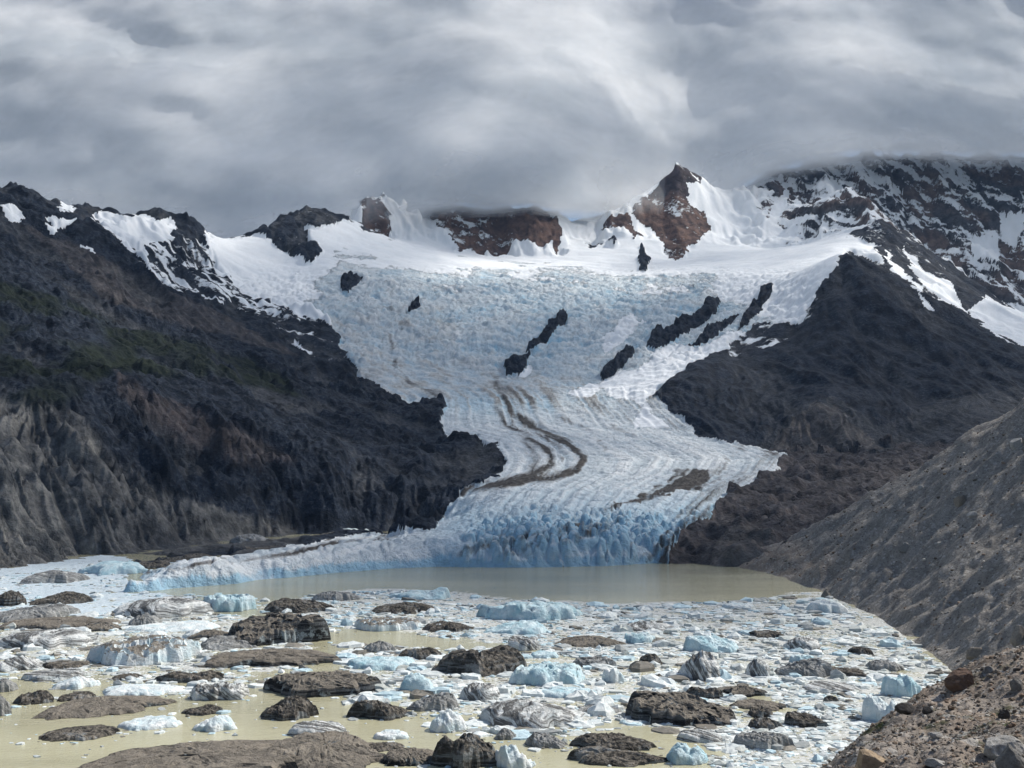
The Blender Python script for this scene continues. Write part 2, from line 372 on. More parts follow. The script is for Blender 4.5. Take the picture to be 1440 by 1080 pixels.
G_POLY = [(293,320),(330,330),(372,330),(384,345),(405,352),(430,372),(452,362),(446,345),(425,317),(450,318),(498,312),(512,325),(552,335),(600,330),(640,352),(700,360),(790,356),(800,342),(795,318),(830,322),(905,272),
          (950,228),(1000,255),(1090,238),(1078,275),(1066,340),(1110,346),(1190,328),(1240,352),(1192,352),(1170,374),(1150,410),(1125,455),(1060,455),(1000,500),(945,537),(918,556),(985,612),(1105,638),(1090,662),(1030,692),(985,732),(945,762),(940,800),
          (620,806),(180,842),(176,800),(205,795),(330,783),(420,768),(480,755),(560,750),(610,747),(636,705),(645,690),(700,668),(712,645),(698,622),(670,614),(632,620),(618,600),(628,562),(600,568),(575,570),(556,558),(500,520),(487,500),(470,470),(448,440),(400,430),(360,418),(330,405),(300,360)]
OUT = [  # outcrops: polygon, label
 ([(373,337),(385,315),(410,300),(427,296),(455,299),(494,311),(470,316),(440,321),(425,317),(414,311),(424,335),(432,350),(424,360),(405,351),(395,342)], 'long jagged dark crag with snow patches beside the snow saddle'),
 ([(430,350),(440,344),(453,351),(450,362),(437,372),(428,362)], 'small dark rock knob just below the jagged snow-patched crag'),
 ([(477,390),(490,384),(512,391),(505,401),(490,412),(479,409)], 'round dark rock poking through the top of the icefall'),
 ([(574,433),(582,422),(592,424),(588,434),(578,441)], 'smallest dark rock island alone in the middle of the icefall'),
 ([(737,496),(764,470),(779,448),(799,434),(798,448),(776,476),(755,491)], 'long thin slanting dark rock rib in the middle of the icefall'),
 ([(708,516),(724,503),(746,500),(746,512),(731,528),(711,529)], 'blunt dark rock below the thin slanting rib in the icefall'),
 ([(845,526),(869,503),(891,490),(890,503),(870,521),(850,531)], 'narrow dark rock rib between icefall and white snow gully'),
 ([(908,488),(922,464),(938,462),(958,447),(972,450),(985,440),(994,423),(1013,424),(1006,441),(991,456),(974,466),(950,479),(925,494)], 'largest dark lumpy rock band between icefall and snowy buttress'),
 ([(966,490),(993,466),(1018,452),(1040,447),(1012,471),(986,487)], 'long dark rock slab just under the largest lumpy rock band'),
 ([(1036,466),(1058,428),(1073,406),(1090,399),(1082,420),(1072,437),(1052,456)], 'steep dark rock fin standing in snow above the buttress'),
 ([(897,356),(905,344),(913,365),(909,381),(900,379)], 'small dark rock tooth in snow below the red pyramid peak'),
]
in_g = inpoly(PX, PY, G_POLY)
outid = np.full(XX.shape, -1)
PXo = PX0 + wob * 3; PYo = PY0 + wob2 * 2.5
for i, (pl, lb) in enumerate(OUT): outid[inpoly(PXo, PYo, pl) & (YY > 2300)] = i
for i in range(len(OUT)):
    r_, c_ = np.nonzero(outid == i)
    if not len(r_): continue
    r0, r1, c0, c1 = r_.min(), r_.max() + 1, c_.min(), c_.max() + 1
    mk = outid[r0:r1, c0:c1] == i; lab = np.where(mk, np.arange(mk.size).reshape(mk.shape) + 1, 0)
    for _ in range(400):
        p = np.pad(lab, 1); nl_ = np.where(mk, np.maximum.reduce([lab, p[:-2, 1:-1], p[2:, 1:-1], p[1:-1, :-2], p[1:-1, 2:]]), 0)
        if (nl_ == lab).all(): break
        lab = nl_
    ids, ct = np.unique(lab[lab > 0], return_counts=True)
    outid[r0:r1, c0:c1][mk & (lab != ids[ct.argmax()])] = -1
# rock shown through the upper snow
ROCK = [([(606,300),(612,280),(660,272),(700,280),(740,290),(782,305),(791,330),(786,352),(775,342),(752,352),(735,346),(715,341),(690,346),(681,354),(650,356),(638,346),(618,322)], 1.0),
        ([(506,316),(510,278),(540,272),(554,334),(530,326)], .8),
        ([(884,301),(905,278),(930,262),(945,264),(958,268),(970,290),(990,305),(998,322),(986,336),(966,351),(952,366),(936,357),(928,336),(925,320),(905,310)], 1.0),
        ([(922,264),(940,238),(950,226),(965,238),(990,258),(976,260),(964,254),(970,276),(955,279),(944,268),(930,276)], .35),
        ([(846,316),(860,310),(880,303),(886,309),(902,331),(895,337),(880,322),(860,323)], .8),
        ([(825,336),(838,327),(846,341),(830,348)], .1), ([(850,340),(872,344),(862,351)], .1)]
rockm = np.zeros(XX.shape, bool); redm = np.zeros(XX.shape)
for pl, r in ROCK:
    m = inpoly(PX, PY, pl) & (YY > 3850); rockm |= m; redm[m] = r
# --- region ids: 0 left mountain, 1 glacier, 2 back range, 3 buttress, 4 debris field
reg = np.zeros(XX.shape, int)
right = PX0 > 930
reg[right] = 4
reg[right & (YY > 2170 + wob * 40)] = 3
reg[(YY > 3980) & (PX0 < 1120)] = 2; reg[(YY > 4020) & (PX0 >= 1120)] = 2
reg[in_g & (YY < 4900)] = 1
reg[rockm] = 2
reg[(reg == 1) & (YY > 4250)] = 2
reg[(YY < 1160) & (PX0 > 150) & (PX0 < 640)] = 1

# --- relief
def blur0(a, n):
    for _ in range(n):
        p = np.pad(a, 1, mode='edge'); a = (p[:-2, 1:-1] + p[2:, 1:-1] + p[1:-1, :-2] + p[1:-1, 2:] + 4 * a) / 8
    return a
slope = np.hypot(SX, SY)
rocky = np.where((reg == 1) & (outid < 0), 0.0, 1.0)
def blur(a, n=2):
    for _ in range(n):
        p = np.pad(a, 1, mode='edge'); a = (p[:-2, 1:-1] + p[2:, 1:-1] + p[1:-1, :-2] + p[1:-1, 2:] + 4 * a) / 8
    return a
rk = blur(rocky, 3)
ax, ay = -SY, SX; nn = np.maximum(slope, .05)
ero = 0; agx = 0; agy = 0; a = 1.0; f = 1 / 330.0
wx = XX + 60 * fbm(XX / 300, YY / 300, 41, 3); wy = YY + 60 * fbm(XX / 300, YY / 300, 51, 3)
for k in range(6):
    dx = ax / nn * 1.0 + agy * .9; dy = ay / nn * 1.0 - agx * .9
    e, g1, g2 = erosion(wx * f, wy * f, dx, dy, 11 * k)
    ero = ero + a * e; agx = agx + a * g1; agy = agy + a * g2; a *= .58; f *= 1.95
amp = np.clip(slope * 1.5, .5, 1.15)
rg = ridged(XX / 95, YY / 95, 61, 5, .55)
rib = ridged((XX + .75 * YY) / 260 + .25 * wob, (YY - .75 * XX) / 900, 65, 5, .6) - 1.0
e_a, q1_, q2_ = erosion(wx / 62, wy / 62, ax / nn * 1.25, ay / nn * 1.25, 77); e_b, _, _ = erosion(wx / 27, wy / 27, ax / nn * 1.1 + q2_ * .6, ay / nn * 1.1 - q1_ * .6, 79)
e_c, _, _ = erosion(wx / 13, wy / 13, ax / nn, ay / nn, 89)
e_fl = (1 - 2 * np.abs(e_a)) * .9 + (1 - 2 * np.abs(e_b)) * .6 + (1 - 2 * np.abs(e_c)) * .22 - .6
flute = inpoly(PX, PY, [(-200,560),(0,560),(60,565),(110,580),(170,640),(260,690),(420,735),(420,775),(140,795),(-200,850)])
fl_ = blur0(flute.astype(float), 8)
d_rock = (ero * 26 + rib * np.where(reg == 0, 26, 8) + (rg - 1.0) * np.where(reg == 3, 4, 7) + e_fl * 4.5) * amp * np.where(reg == 3, .8, 1.0)
d_rock = d_rock * (1 - .45 * fl_) + fl_ * e_fl * 7.5
# strata steps on the back range and buttress
d_rock = d_rock + np.where(reg >= 2, (ridged(XX / 210 + .3 * ero, YY / 210, 71, 5, .55) - 1.0) * np.where(reg == 2, np.where(PX0 > 1060, 40, 24), 6) * np.clip(slope * 1.2, 0, 1), 0)
d_rock = np.where(reg == 4, fbm(XX / 120, YY / 120, 81, 5, .6) * 15 + (ridged(XX / 60, YY / 60, 83, 4, .6) - 1) * 7, d_rock)
d_rock = np.where(outid >= 0, 9 + (rg - 1) * 10 + (ridged(XX / 34, YY / 34, 85, 4, .6) - .8) * 11, d_rock)
# ice: seracs in the falls, low waves on the tongue, broken towers at the front
_py = [330, 400, 440, 500, 560, 600, 620, 645, 665, 690, 730, 800]
gL = np.interp(PY0, _py, [300, 440, 470, 510, 625, 625, 690, 712, 700, 645, 620, 400]); gR = np.interp(PY0, _py, [1200, 1150, 1010, 930, 920, 965, 1030, 1095, 1080, 1030, 985, 960])
sc = (PX0 - gL) / (gR - gL)
streak = .5 + .55 * fbm(sc * 30 + .15 * wob, PY0 / 120, 401, 5, .62)
streak = np.where(PY0 < 545, .35 * streak + .65 * (.5 + .6 * fbm(XX / 75, YY / 48 + XX / 160, 403, 5, .65)), streak)
f1, f2, cid = worley(XX / 46 + .5 * wob, YY / 30 + .5 * wob2, 5)
g1_, g2_, cid2 = worley(XX / 19 + .4 * wob2, YY / 12 + .4 * wob, 6)
b1_, b2_, bc_ = worley(XX / 95 + .6 * wob2, YY / 52 + .6 * wob, 14)
crev = np.maximum(sstep(.16, .02, f2 - f1), sstep(.10, .01, b2_ - b1_))
ser = np.clip((b2_ - b1_) * 2.5, 0, 1) * (1 + 5 * bc_) + np.clip((f2 - f1) * 2.4, 0, 1) * (2 + 6 * cid) + np.clip((g2_ - g1_) * 2.2, 0, 1) * (1.5 + 4.5 * cid2)
fall = sstep(545, 500, PY0) * sstep(365, 405, PY0 + wob * 10)
fall = np.maximum(fall, .30 * sstep(600, 560, PY0) * (PY0 > 500))
frontw = sstep(1500, 1260, YY + wob * 60) * sstep(560, 690, PX0 + wob * 30)
tong = (PY0 > 545)
wave = fbm(XX / 40, YY / 18, 91, 4) * 3.0 + (ridged(XX / 55, YY / 26, 93, 3) - 1) * 4
arc = ridged(XX / 150 + .5 * wob, (YY + .10 * np.abs(XX - 250)) / 21 + .8 * wob2, 97, 3, .55) - 1
d_ice = (ser - 6 + arc * 7) * (1.0 * fall) + wave * (0.5 + 0.25 * tong) * (1 - .6 * sstep(395, 370, PY0)) + frontw * (ser * 1.0 - 4) + fbm(XX / 260, YY / 160, 95, 3) * 9 * (~tong)
h1_, h2_, hc_ = worley(XX / 10 + .5 * wob, YY / 12 + .5 * wob2, 8)
spire = np.clip((h2_ - h1_) * 3.2, 0, 1) * (1 + 9 * hc_ ** 1.3) + np.clip(1 - h1_ * 1.2, 0, 1) * 4 * hc_ + (np.clip((f2 - f1) * 2, 0, 1) * 6 - 3) - 2
d_ice = d_ice + frontw * (spire - ser * .7) + (streak - .5) * 5 * tong * (1 - frontw)
shelf = sstep(690, 590, PX0 + wob * 30) * (YY < 1400)
k1_, k2_, kc_ = worley(XX / 13 + .6 * wob, YY / 20 + .6 * wob2, 9)
d_ice = d_ice * (1 - shelf) + shelf * (np.clip((k2_ - k1_) * 2.6, 0, 1) * (1.2 + 2.6 * kc_) - 2.0 + wave * .2)
wat = sstep(-4, 8, Z0)                                           # no relief under water
d_rock = np.where((reg == 2) & (PX0 > 880) & (PX0 < 1030), d_rock * .45, d_rock)
D = d_rock * rk + d_ice * (1 - rk)
D = np.where((reg != 1) & (YY > 2500), blur0(D, 2), D)
ZZ = Z0 + D * np.where(reg == 1, np.clip(wat, .15, 1), wat)
# --- cover
PXf, PYf = project(XX, YY, ZZ)
PXs = PXf + wob * 6; PYs = PYf + wob2 * 5
snow = np.zeros(XX.shape); ice = np.zeros(XX.shape); dirt = np.zeros(XX.shape); red = redm.copy(); green = np.zeros(XX.shape); tan = np.zeros(XX.shape); blue = np.zeros(XX.shape); dust_crev = np.zeros(XX.shape)
gl = (reg == 1) & (outid < 0)
ice[gl] = 1
wl = fbm(XX / 330, YY / 200, 137, 4)
snow = np.where(gl, sstep(418, 352, PYf + wob * 10 + wl * 26 + np.interp(PXf, [400, 480, 560, 700, 850, 1000, 1100], [-75, 8, 4, 0, -6, -14, -70])) , snow)
SNOW_ICE = [[(840,548),(862,525),(905,510),(945,480),(985,490),(1040,462),(1100,470),(1000,512),(930,545),(905,570),(880,562)], [(886,602),(912,562),(925,580),(945,602)],
            [(855,500),(905,450),(885,440),(845,480)], [(800,556),(830,535),(845,545),(832,558)], [(725,530),(745,512),(752,515),(735,532)]]
for pl in SNOW_ICE:
    m = gl & inpoly(PXs, PYs, pl); snow[m] = np.maximum(snow[m], .8)
snow = np.where(gl & (snow < .3) & (PYf < 560), np.maximum(snow, .27 * sstep(-.1, .5, fbm(XX / 160, YY / 60, 131, 3))), snow)
blue = np.where(gl, .25 * fall + .9 * np.exp(-((PYf - 738) / 40) ** 2) * sstep(560, 680, PXf) * (PYf > 640) + .5 * np.exp(-((PYf - 570) / 16) ** 2) * (PXf > 610) * (PXf < 780) + .0, 0)
blue = np.where(gl & (YY < 1250), np.maximum(blue, .8 * sstep(12, 5, ZZ + wob * 5 + 6 * (streak - .5))), blue)
blue = np.where(gl & (PXf < 600) & (ZZ >= 9), blue * .3, blue)
blue = np.clip(blue + np.where(gl & (fall > .3), .35 * fbm(XX / 200, YY / 110, 133, 3), 0), 0, 1)
blue = np.where(gl & (fall > .2), np.clip(blue + .28 * crev + .25 * sstep(-.1, -.7, arc), 0, 1), blue)
dust_crev = np.where(gl, .12 + .55 * np.exp(-((PYf - 555) / 22) ** 2) * (PXf > 640) + .22 * sstep(480, 520, PYf) * (PYf < 560) + .35 * crev * (fall > .2) + .25 * (PXf < 640) * (PYf > 430) * (PYf < 560), 0)  # dust bands, with crevasses mixed towards the same darker tone
def band(line_, wd, v):
    global dirt
    d = lined(PXf + wob * 4, PYf + wob2 * 3, line_, 50); dirt = np.maximum(dirt, np.where(gl, v * np.exp(-(d / wd) ** 2), 0))
band([(706,560),(725,585),(760,605),(800,622),(822,645),(812,662),(770,672),(720,678),(680,682),(645,690),(620,692)], 6.0, .95)
band([(700,535),(703,548),(708,562)], 6, .5)
band([(765,575),(820,600),(850,630),(845,660),(790,685)], 3.0, .45); band([(720,590),(770,618),(796,640),(790,660)], 3.0, .5); band([(860,600),(920,625),(960,650)], 3.5, .42)
band([(690,570),(705,590),(740,615),(772,635),(778,655),(745,668),(700,677)], 5, .55)
band([(738,625),(752,645),(748,665)], 8, .42)
band([(551,430),(549,480),(557,520),(590,545),(622,560)], 4.5, .48)
band([(590,420),(575,450),(555,470)], 9, .36)
band([(705,545),(735,560),(790,565),(850,575),(900,590),(960,605)], 12, .36)
band([(640,690),(600,715),(570,735)], 8, .7)
band([(640,775),(700,762),(760,752),(830,735)], 7, .6); band([(700,780),(770,765),(850,742),(880,730)], 6, .55)
band([(1085,640),(1050,665),(1000,690),(960,725)], 12, .5); band([(1040,630),(1020,660),(985,690)], 9, .45)
for pl, v in [([(835,722),(880,703),(935,680),(950,660),(975,658),(1000,662),(985,688),(940,695),(880,710)], .95), ([(930,760),(960,735),(1000,715),(1020,700),(1000,740),(960,790),(920,795)], .75), ([(900,780),(940,740),(960,760),(940,800)], .5)]:
    m = gl & inpoly(PXs, PYs, pl); dirt[m] = np.maximum(dirt[m], v)
band([(200,803),(330,788),(420,776),(480,762),(560,755)], 4, .55); band([(440,795),(520,785),(600,770)], 3, .42)
dirt = dirt * (.72 + .55 * np.clip(streak, 0, 1))
dirt = blur(dirt, 2)
# left mountain cover
lm = (reg == 0)
SNOW_L = [[(128,300),(160,299),(198,303),(225,307),(245,308),(247,320),(240,335),(222,338),(205,345),(215,355),(208,372),(188,352),(165,335),(150,325)], [(3,285),(20,292),(32,312),(12,308)], [(60,303),(90,310),(112,305),(95,320),(75,325)],
          [(85,280),(105,290),(95,298),(82,296)], [(110,344),(135,350),(130,355)], [(283,324),(330,334),(372,334),(400,352),(440,380),(460,430),(470,460),(440,448),(400,430),(360,412),(320,380),(295,350)]]
for pl in SNOW_L:
    m = lm & (outid < 0) & inpoly(PXs, PYs, pl); snow[m] = .9
m = lm & inpoly(PXs, PYs, [(185,345),(240,325),(290,345),(330,385),(380,420),(440,450),(400,450),(330,430),(270,412),(225,397),(200,370)])
snow[m] = np.maximum(snow[m], .46 + .55 * fbm(XX / 150 + .3, (YY) / 30 + XX / 70, 141, 4, .6)[m])
m = lm & inpoly(PXs, PYs, [(330,400),(400,425),(450,445),(490,500),(470,520),(400,470),(330,430)]); snow[m] = np.maximum(snow[m], .30 + .3 * fbm(XX / 110, YY / 40, 143, 3)[m])
m = lm & inpoly(PXs, PYs, [(410,480),(440,492),(445,498),(420,490)]); snow[m] = .9
gm = sstep(-.25, .35, fbm(XX / 190, YY / 190, 151, 4) + .25)
m = lm & inpoly(PXs, PYs, [(-200,400),(0,395),(90,420),(150,450),(230,470),(330,500),(400,530),(430,560),(330,540),(250,530),(160,520),(90,570),(0,565),(-200,600)]); green[m] = gm[m]
m = lm & inpoly(PXs, PYs, [(-200,560),(0,560),(60,565),(110,580),(150,640),(230,690),(330,720),(420,740),(420,770),(140,790),(-200,850)]); tan[m] = .62
m = lm & inpoly(PXs, PYs, [(-200,590),(0,600),(40,660),(100,720),(150,790),(0,810),(-200,850)]); tan[m] = 1.0
m = lm & inpoly(PXs, PYs, [(20,310),(120,350),(220,400),(330,450),(420,500),(300,470),(150,420)]); tan[m] = np.maximum(tan[m], .22); red[m] = .22
m = lm & inpoly(PXs, PYs, [(160,520),(230,560),(330,600),(420,650),(330,650),(230,610),(170,560)]); red[m] = .28; tan[m] = .14
tan = np.where(lm, tan + .26 * sstep(.1, -.7, ero + .8 * rib) * (green < .3), tan); tan = np.where((reg == 3), tan + .14 * sstep(0, -.8, ero), tan)
tan = np.where(lm & (fl_ > .2), tan * np.clip(.80 + .45 * e_fl, .25, 1.2), tan); tan = np.clip(blur(tan, 1), 0, 1); green = blur(green, 5); red = blur(red, 3)
tan = np.where(gl, 0, tan)
# back range: rock with snow in the couloirs and on the ledges
br = (reg == 2)
_sp = np.hypot(np.gradient(ZZ, axis=0) / np.maximum(np.gradient(YY, axis=0), 1), np.gradient(ZZ, axis=1) / np.maximum(np.gradient(XX, axis=1), .5))
_sp = blur0(_sp, 1)
dg = XX * .8 + YY * .6
cou = fbm(dg / 75 + .006 * ZZ, ZZ / 230, 161, 5, .62) * .62 + ero * .10
led = fbm(dg / 210 - ZZ / 150, ZZ / 60, 163, 4, .6) * .45
s2 = .53 + cou * .65 + led * .38 + .30 * (.9 - np.clip(_sp / 1.5, 0, 1.6))
rng_w = sstep(1050, 1085, PXf + wob * 14)
snow = np.where(br, np.where(rockm, .30 + cou * .40 + led * .35, .95 * (1 - rng_w) + rng_w * s2), snow)
red = np.where(br & (PXf > 1062), np.maximum(red, .75 * sstep(-.2, .4, fbm(XX / 260, ZZ / 200, 165, 3))), red)
SNOW_R = [[(1070,345),(1110,344),(1160,332),(1200,335),(1235,352),(1240,372),(1190,352),(1150,385),(1120,400)], [(1080,300),(1105,262),(1112,270),(1095,310),(1100,340),(1085,345)], [(1240,350),(1262,372),(1300,410),(1292,410),(1255,380)],
          [(1270,345),(1300,380),(1340,400),(1360,440),(1320,420),(1290,390)], [(1360,440),(1385,415),(1440,440),(1640,480),(1640,540),(1440,488),(1400,470)], [(1365,335),(1400,330),(1405,360),(1370,370)], [(1405,300),(1440,300),(1430,350),(1410,340)],
          [(1290,410),(1310,425),(1318,438),(1300,430)], [(1160,250),(1185,262),(1180,278),(1165,270)], [(1250,255),(1262,262),(1270,272),(1252,270)]]
for pl in SNOW_R:
    m = (br | (reg == 3)) & inpoly(PXs, PYs, pl); snow[m] = np.maximum(snow[m], .85)
m = (reg == 3) & inpoly(PXs, PYs, [(1000,500),(1060,450),(1150,400),(1150,430),(1105,480),(1040,500)]); snow[m] = np.maximum(snow[m], .40 + .3 * fbm(XX / 60, YY / 60, 171, 3)[m])
m = (reg == 3) & (YY > 3250) & (PXf < 1330); snow[m] = np.maximum(snow[m], .30 + .25 * fbm(XX / 70, YY / 70, 173, 3)[m])
m = (reg == 3) & inpoly(PXs, PYs, [(1060,640),(1110,575),(1170,560),(1240,600),(1330,560),(1440,545),(1640,560),(1640,640),(1440,630),(1250,640)]); tan[m] = np.maximum(tan[m], .20)
m = (reg == 3) & inpoly(PXs, PYs, [(1080,635),(1115,585),(1150,565),(1175,570),(1215,610),(1240,632)]); tan[m] = .42; red[m] = .3
m = (reg == 4); tan[m] = .20; red[m] = .28
m = (reg == 4) & inpoly(PXs, PYs, [(1000,800),(1010,760),(1040,735),(1090,745),(1080,800)]); tan[m] = .5; red[m] = .5
dirt = np.where(gl, dirt, 0)
tan = np.where(br & ~rockm, np.maximum(tan, .20), tan)
snow[outid >= 0] = np.where(outid[outid >= 0] == 0, .30, .12)

COVER = np.stack([snow, ice, dirt], -1).reshape(-1, 3); TONE = np.stack([red, green, tan], -1).reshape(-1, 3); FILM = np.stack([blue, dust_crev, np.clip(streak, 0, 1)], -1).reshape(-1, 3)
V = np.stack([XX, YY, ZZ], -1).reshape(-1, 3)
idx = np.arange(NR * NC).reshape(NR, NC)
Q = np.stack([idx[:-1, :-1], idx[:-1, 1:], idx[1:, 1:], idx[1:, :-1]], -1).reshape(-1, 4)
qreg = reg[:-1, :-1].ravel(); qout = outid[:-1, :-1].ravel()
zq = V[Q][:, :, 2].max(1)
keep = zq > -6
def sub(name, sel, **kw):
    q = Q[sel & keep]
    u, inv = np.unique(q, return_inverse=True)
    o = mesh_obj(name, V[u], inv.reshape(-1, 4), M_TERRAIN, {'cover': COVER[u], 'tone': TONE[u], 'film': FILM[u]})
    return tag(o, **kw)
sub('mountain_slope', (qreg == 0) & (qout < 0), label='dark rocky mountainside with green slopes and pale eroded foot beside the lake', kind='structure')
sub('glacier', (qreg == 1) & (qout < 0), label='wide blue white icefall and curving glacier tongue ending in the lake', kind='structure')
sub('mountain_range', (qreg == 2) & (qout < 0), label='snow streaked reddish rock range and pyramid peak reaching into the cloud', kind='structure')
sub('mountain_buttress', (qreg == 3) & (qout < 0), label='dark blue grey pyramid shaped rock buttress beside the icefall', kind='structure')
sub('moraine_ground', (qreg == 4) & (qout < 0), label='dark debris covered hummocky ground between glacier tongue and gravel slope', kind='structure')
for i, (pl, lb) in enumerate(OUT):
    sub('rock_outcrop', qout == i, label=lb, cat='rock outcrop', group='dark rock islands in the icefall and upper snow')
# ================================================================== lake
def water_material():
    t = NT('silty_water'); P = t.pos()
    n1 = t.noise(t.mapping(P, (.004, .016, 1)), 1.0, 4, .6); n2 = t.noise(t.mapping(P, (.02, .07, 1)), 1.0, 4, .65)
    col = t.mix(t.remap(n1, .38, .62), (.40, .38, .25), (.51, .485, .325)); col = t.mix(t.remap(n2, .55, .7, 0, .35), col, (.54, .50, .36))
    rip = t.noise(t.mapping(P, (.22, .75, 1), (0, 0, .35)), 1.0, 3, .6, .6)
    rip = t.math('ADD', rip, t.math('MULTIPLY', t.noise(P, 1.1, 3, .6), .35))
    wat = t.bsdf(col, .09, .5, t.bump(rip, .6, .5))
    # fine slush drifting between the floes
    s = t.attr('slush'); g = t.noise(t.mapping(P, (.45, .6, 1)), 1.0, 4, .75); gp = t.noise(P, .05, 3, .6)
    f = t.remap(t.math('ADD', t.math('ADD', g, t.math('MULTIPLY', t.math('SUBTRACT', gp, .5), .9)), t.math('MULTIPLY', s, .26)), .62, .68)
    f = t.math('MULTIPLY', f, t.remap(s, .02, .2))
    ice = t.bsdf(t.mix(t.remap(g, .45, .65), (.42, .43, .41), (.74, .75, .73)), .7, .3, t.bump(g, .6, .8))
    m = t.n('ShaderNodeMixShader'); t.put(m.inputs[0], f); t.t.links.new(wat, m.inputs[1]); t.t.links.new(ice, m.inputs[2])
    return t.done(m.outputs[0])
M_WATER = water_material()
gx = np.concatenate([np.linspace(-1500, -420, 20)[:-1], np.arange(-420, 420, 7.0), np.linspace(420, 1300, 14)]); gy = np.concatenate([np.linspace(-200, 330, 8)[:-1], np.arange(330, 960, 8.0), np.linspace(960, 1900, 20)])
X, Y = np.meshgrid(gx, gy); iq = np.arange(X.size).reshape(X.shape)
pxl, pyl = project(X, np.maximum(Y, 50), 0 * X); wl_ = fbm(X / 60, Y / 60, 991, 3); sl = np.zeros(X.shape)
for pl, v in [([(830,846),(1020,846),(1150,832),(1240,870),(1345,948),(1420,1000),(1180,1100),(1000,1090),(1000,1040),(1110,1000),(1040,955),(930,930),(860,900)], .80), ([(400,840),(560,828),(700,840),(850,848),(930,900),(860,930),(700,905),(600,893),(440,876),(360,862)], .9), ([(480,905),(900,925),(1050,960),(1040,1050),(900,1020),(760,1010),(640,1005),(560,985),(480,950)], .62), ([(0,868),(300,862),(440,880),(430,940),(300,960),(140,955),(0,945)], .55)]:
    sl = np.maximum(sl, v * inpoly(pxl + wl_ * 25, pyl + wl_ * 7, pl))
o = mesh_obj('lake', np.stack([X, Y, 0 * X], -1).reshape(-1, 3), np.stack([iq[:-1, :-1], iq[:-1, 1:], iq[1:, 1:], iq[1:, :-1]], -1).reshape(-1, 4), M_WATER, {'slush': sl.ravel()})
tag(o, 'silty beige green glacial lake strewn with drifting ice', kind='structure')
# far ground that closes the world behind the range and around the lake
def far_ground():
    X, Y = np.meshgrid(np.linspace(-30000, 30000, 61), np.linspace(-30000, 30000, 61)); R = np.hypot(X, Y)
    Z = -60 + np.clip((R - 6500) / 9000, 0, 1) * 500 + fbm(X / 4000, Y / 4000, 5, 4) * 250 * np.clip((R - 6500) / 4000, 0, 1)
    iq = np.arange(X.size).reshape(X.shape)
    A = np.zeros((X.size, 3)); T = np.zeros((X.size, 3)); T[:, 2] = .3
    return mesh_obj('ground', np.stack([X, Y, Z], -1).reshape(-1, 3), np.stack([iq[:-1, :-1], iq[:-1, 1:], iq[1:, 1:], iq[1:, :-1]], -1).reshape(-1, 4), M_TERRAIN, {'cover': A, 'tone': T, 'film': A})
tag(far_ground(), 'bare distant ground around the lake basin', kind='structure')
# ================================================================== gravel slope on the right shore and the near bank
def gravel_material():
    t = NT('moraine_gravel'); P = t.pos(); A = t.sep(t.attr('tone', 'Vector'))
    big = t.noise(P, .02, 4); mid = t.noise(P, .12, 5, .65); fine = t.noise(P, .7, 4, .7)
    v = t.voro(P, .55, out='Color'); vb = t.sep(v)[0]
    col = t.mix(t.remap(mid, .35, .65), (.165, .158, .148), (.295, .278, .255))
    col = t.mix(t.math('MULTIPLY', A[0], t.remap(big, .35, .6, .4, 1)), col, (.26, .195, .145))
    col = t.mix(t.math('MULTIPLY', A[1], t.remap(mid, .5, .6)), col, (.035, .045, .015))
    col = t.mix(t.remap(vb, .80, .95, 0, .55), col, (.42, .41, .39))
    col = t.mix(t.remap(fine, .48, .34, 0, .7), col, (.035, .033, .032))
    h = t.math('ADD', t.math('MULTIPLY', mid, .8), t.math('MULTIPLY', fine, .25))
    h = t.math('ADD', h, t.math('MULTIPLY', t.math('SUBTRACT', 1.0, t.voro(P, .55)), .10))
    return t.done(t.bsdf(col, .95, .1, t.bump(h, 2.2, .9)))
M_GRAVEL = gravel_material()
def grid_quads(nr, nc):
    i = np.arange(nr * nc).reshape(nr, nc); return np.stack([i[:-1, :-1], i[:-1, 1:], i[1:, 1:], i[1:, :-1]], -1).reshape(-1, 4)

PTS = []
SHORE = [(1035,797),(1080,806),(1150,830),(1200,852),(1240,870),(1270,893),(1300,912),(1330,935),(1345,948)]
SH3 = np.array([on_z(*p) for p in SHORE]); SH3 = np.vstack([SH3, [[225, 480, 0], [215, 400, 0], [190, 320, 0]]])
for a_, b_ in zip(SH3[:-1], SH3[1:]):
    n = max(1, int(np.linalg.norm(b_ - a_) / 30))
    for k in range(n):
        q = a_ + (b_ - a_) * k / n; PTS.append(np.array([q[0], q[1], 0.])); PTS.append(np.array([q[0] - 28, q[1] - 8, -18.]))
CREST = [(1040,788,1140),(1078,770,1160),(1128,764,1190),(1187,727,1195),(1257,696,1150),(1338,653,1080),(1370,629,1050),(1400,598,1000),(1440,570,950),(1520,520,880),(1640,470,800)]
line(CREST, 60, back=(130, 60))
for Yq in (330, 450, 580, 720):
    xs = np.interp(Yq, SH3[::-1, 1], SH3[::-1, 0])
    for d in (40, 90, 150, 210): PTS.append(np.array([xs + d, Yq, .80 * d]))
    PTS.append(np.array([xs + 330, Yq, 200.]))
FM = rbf_fit(np.array(PTS))
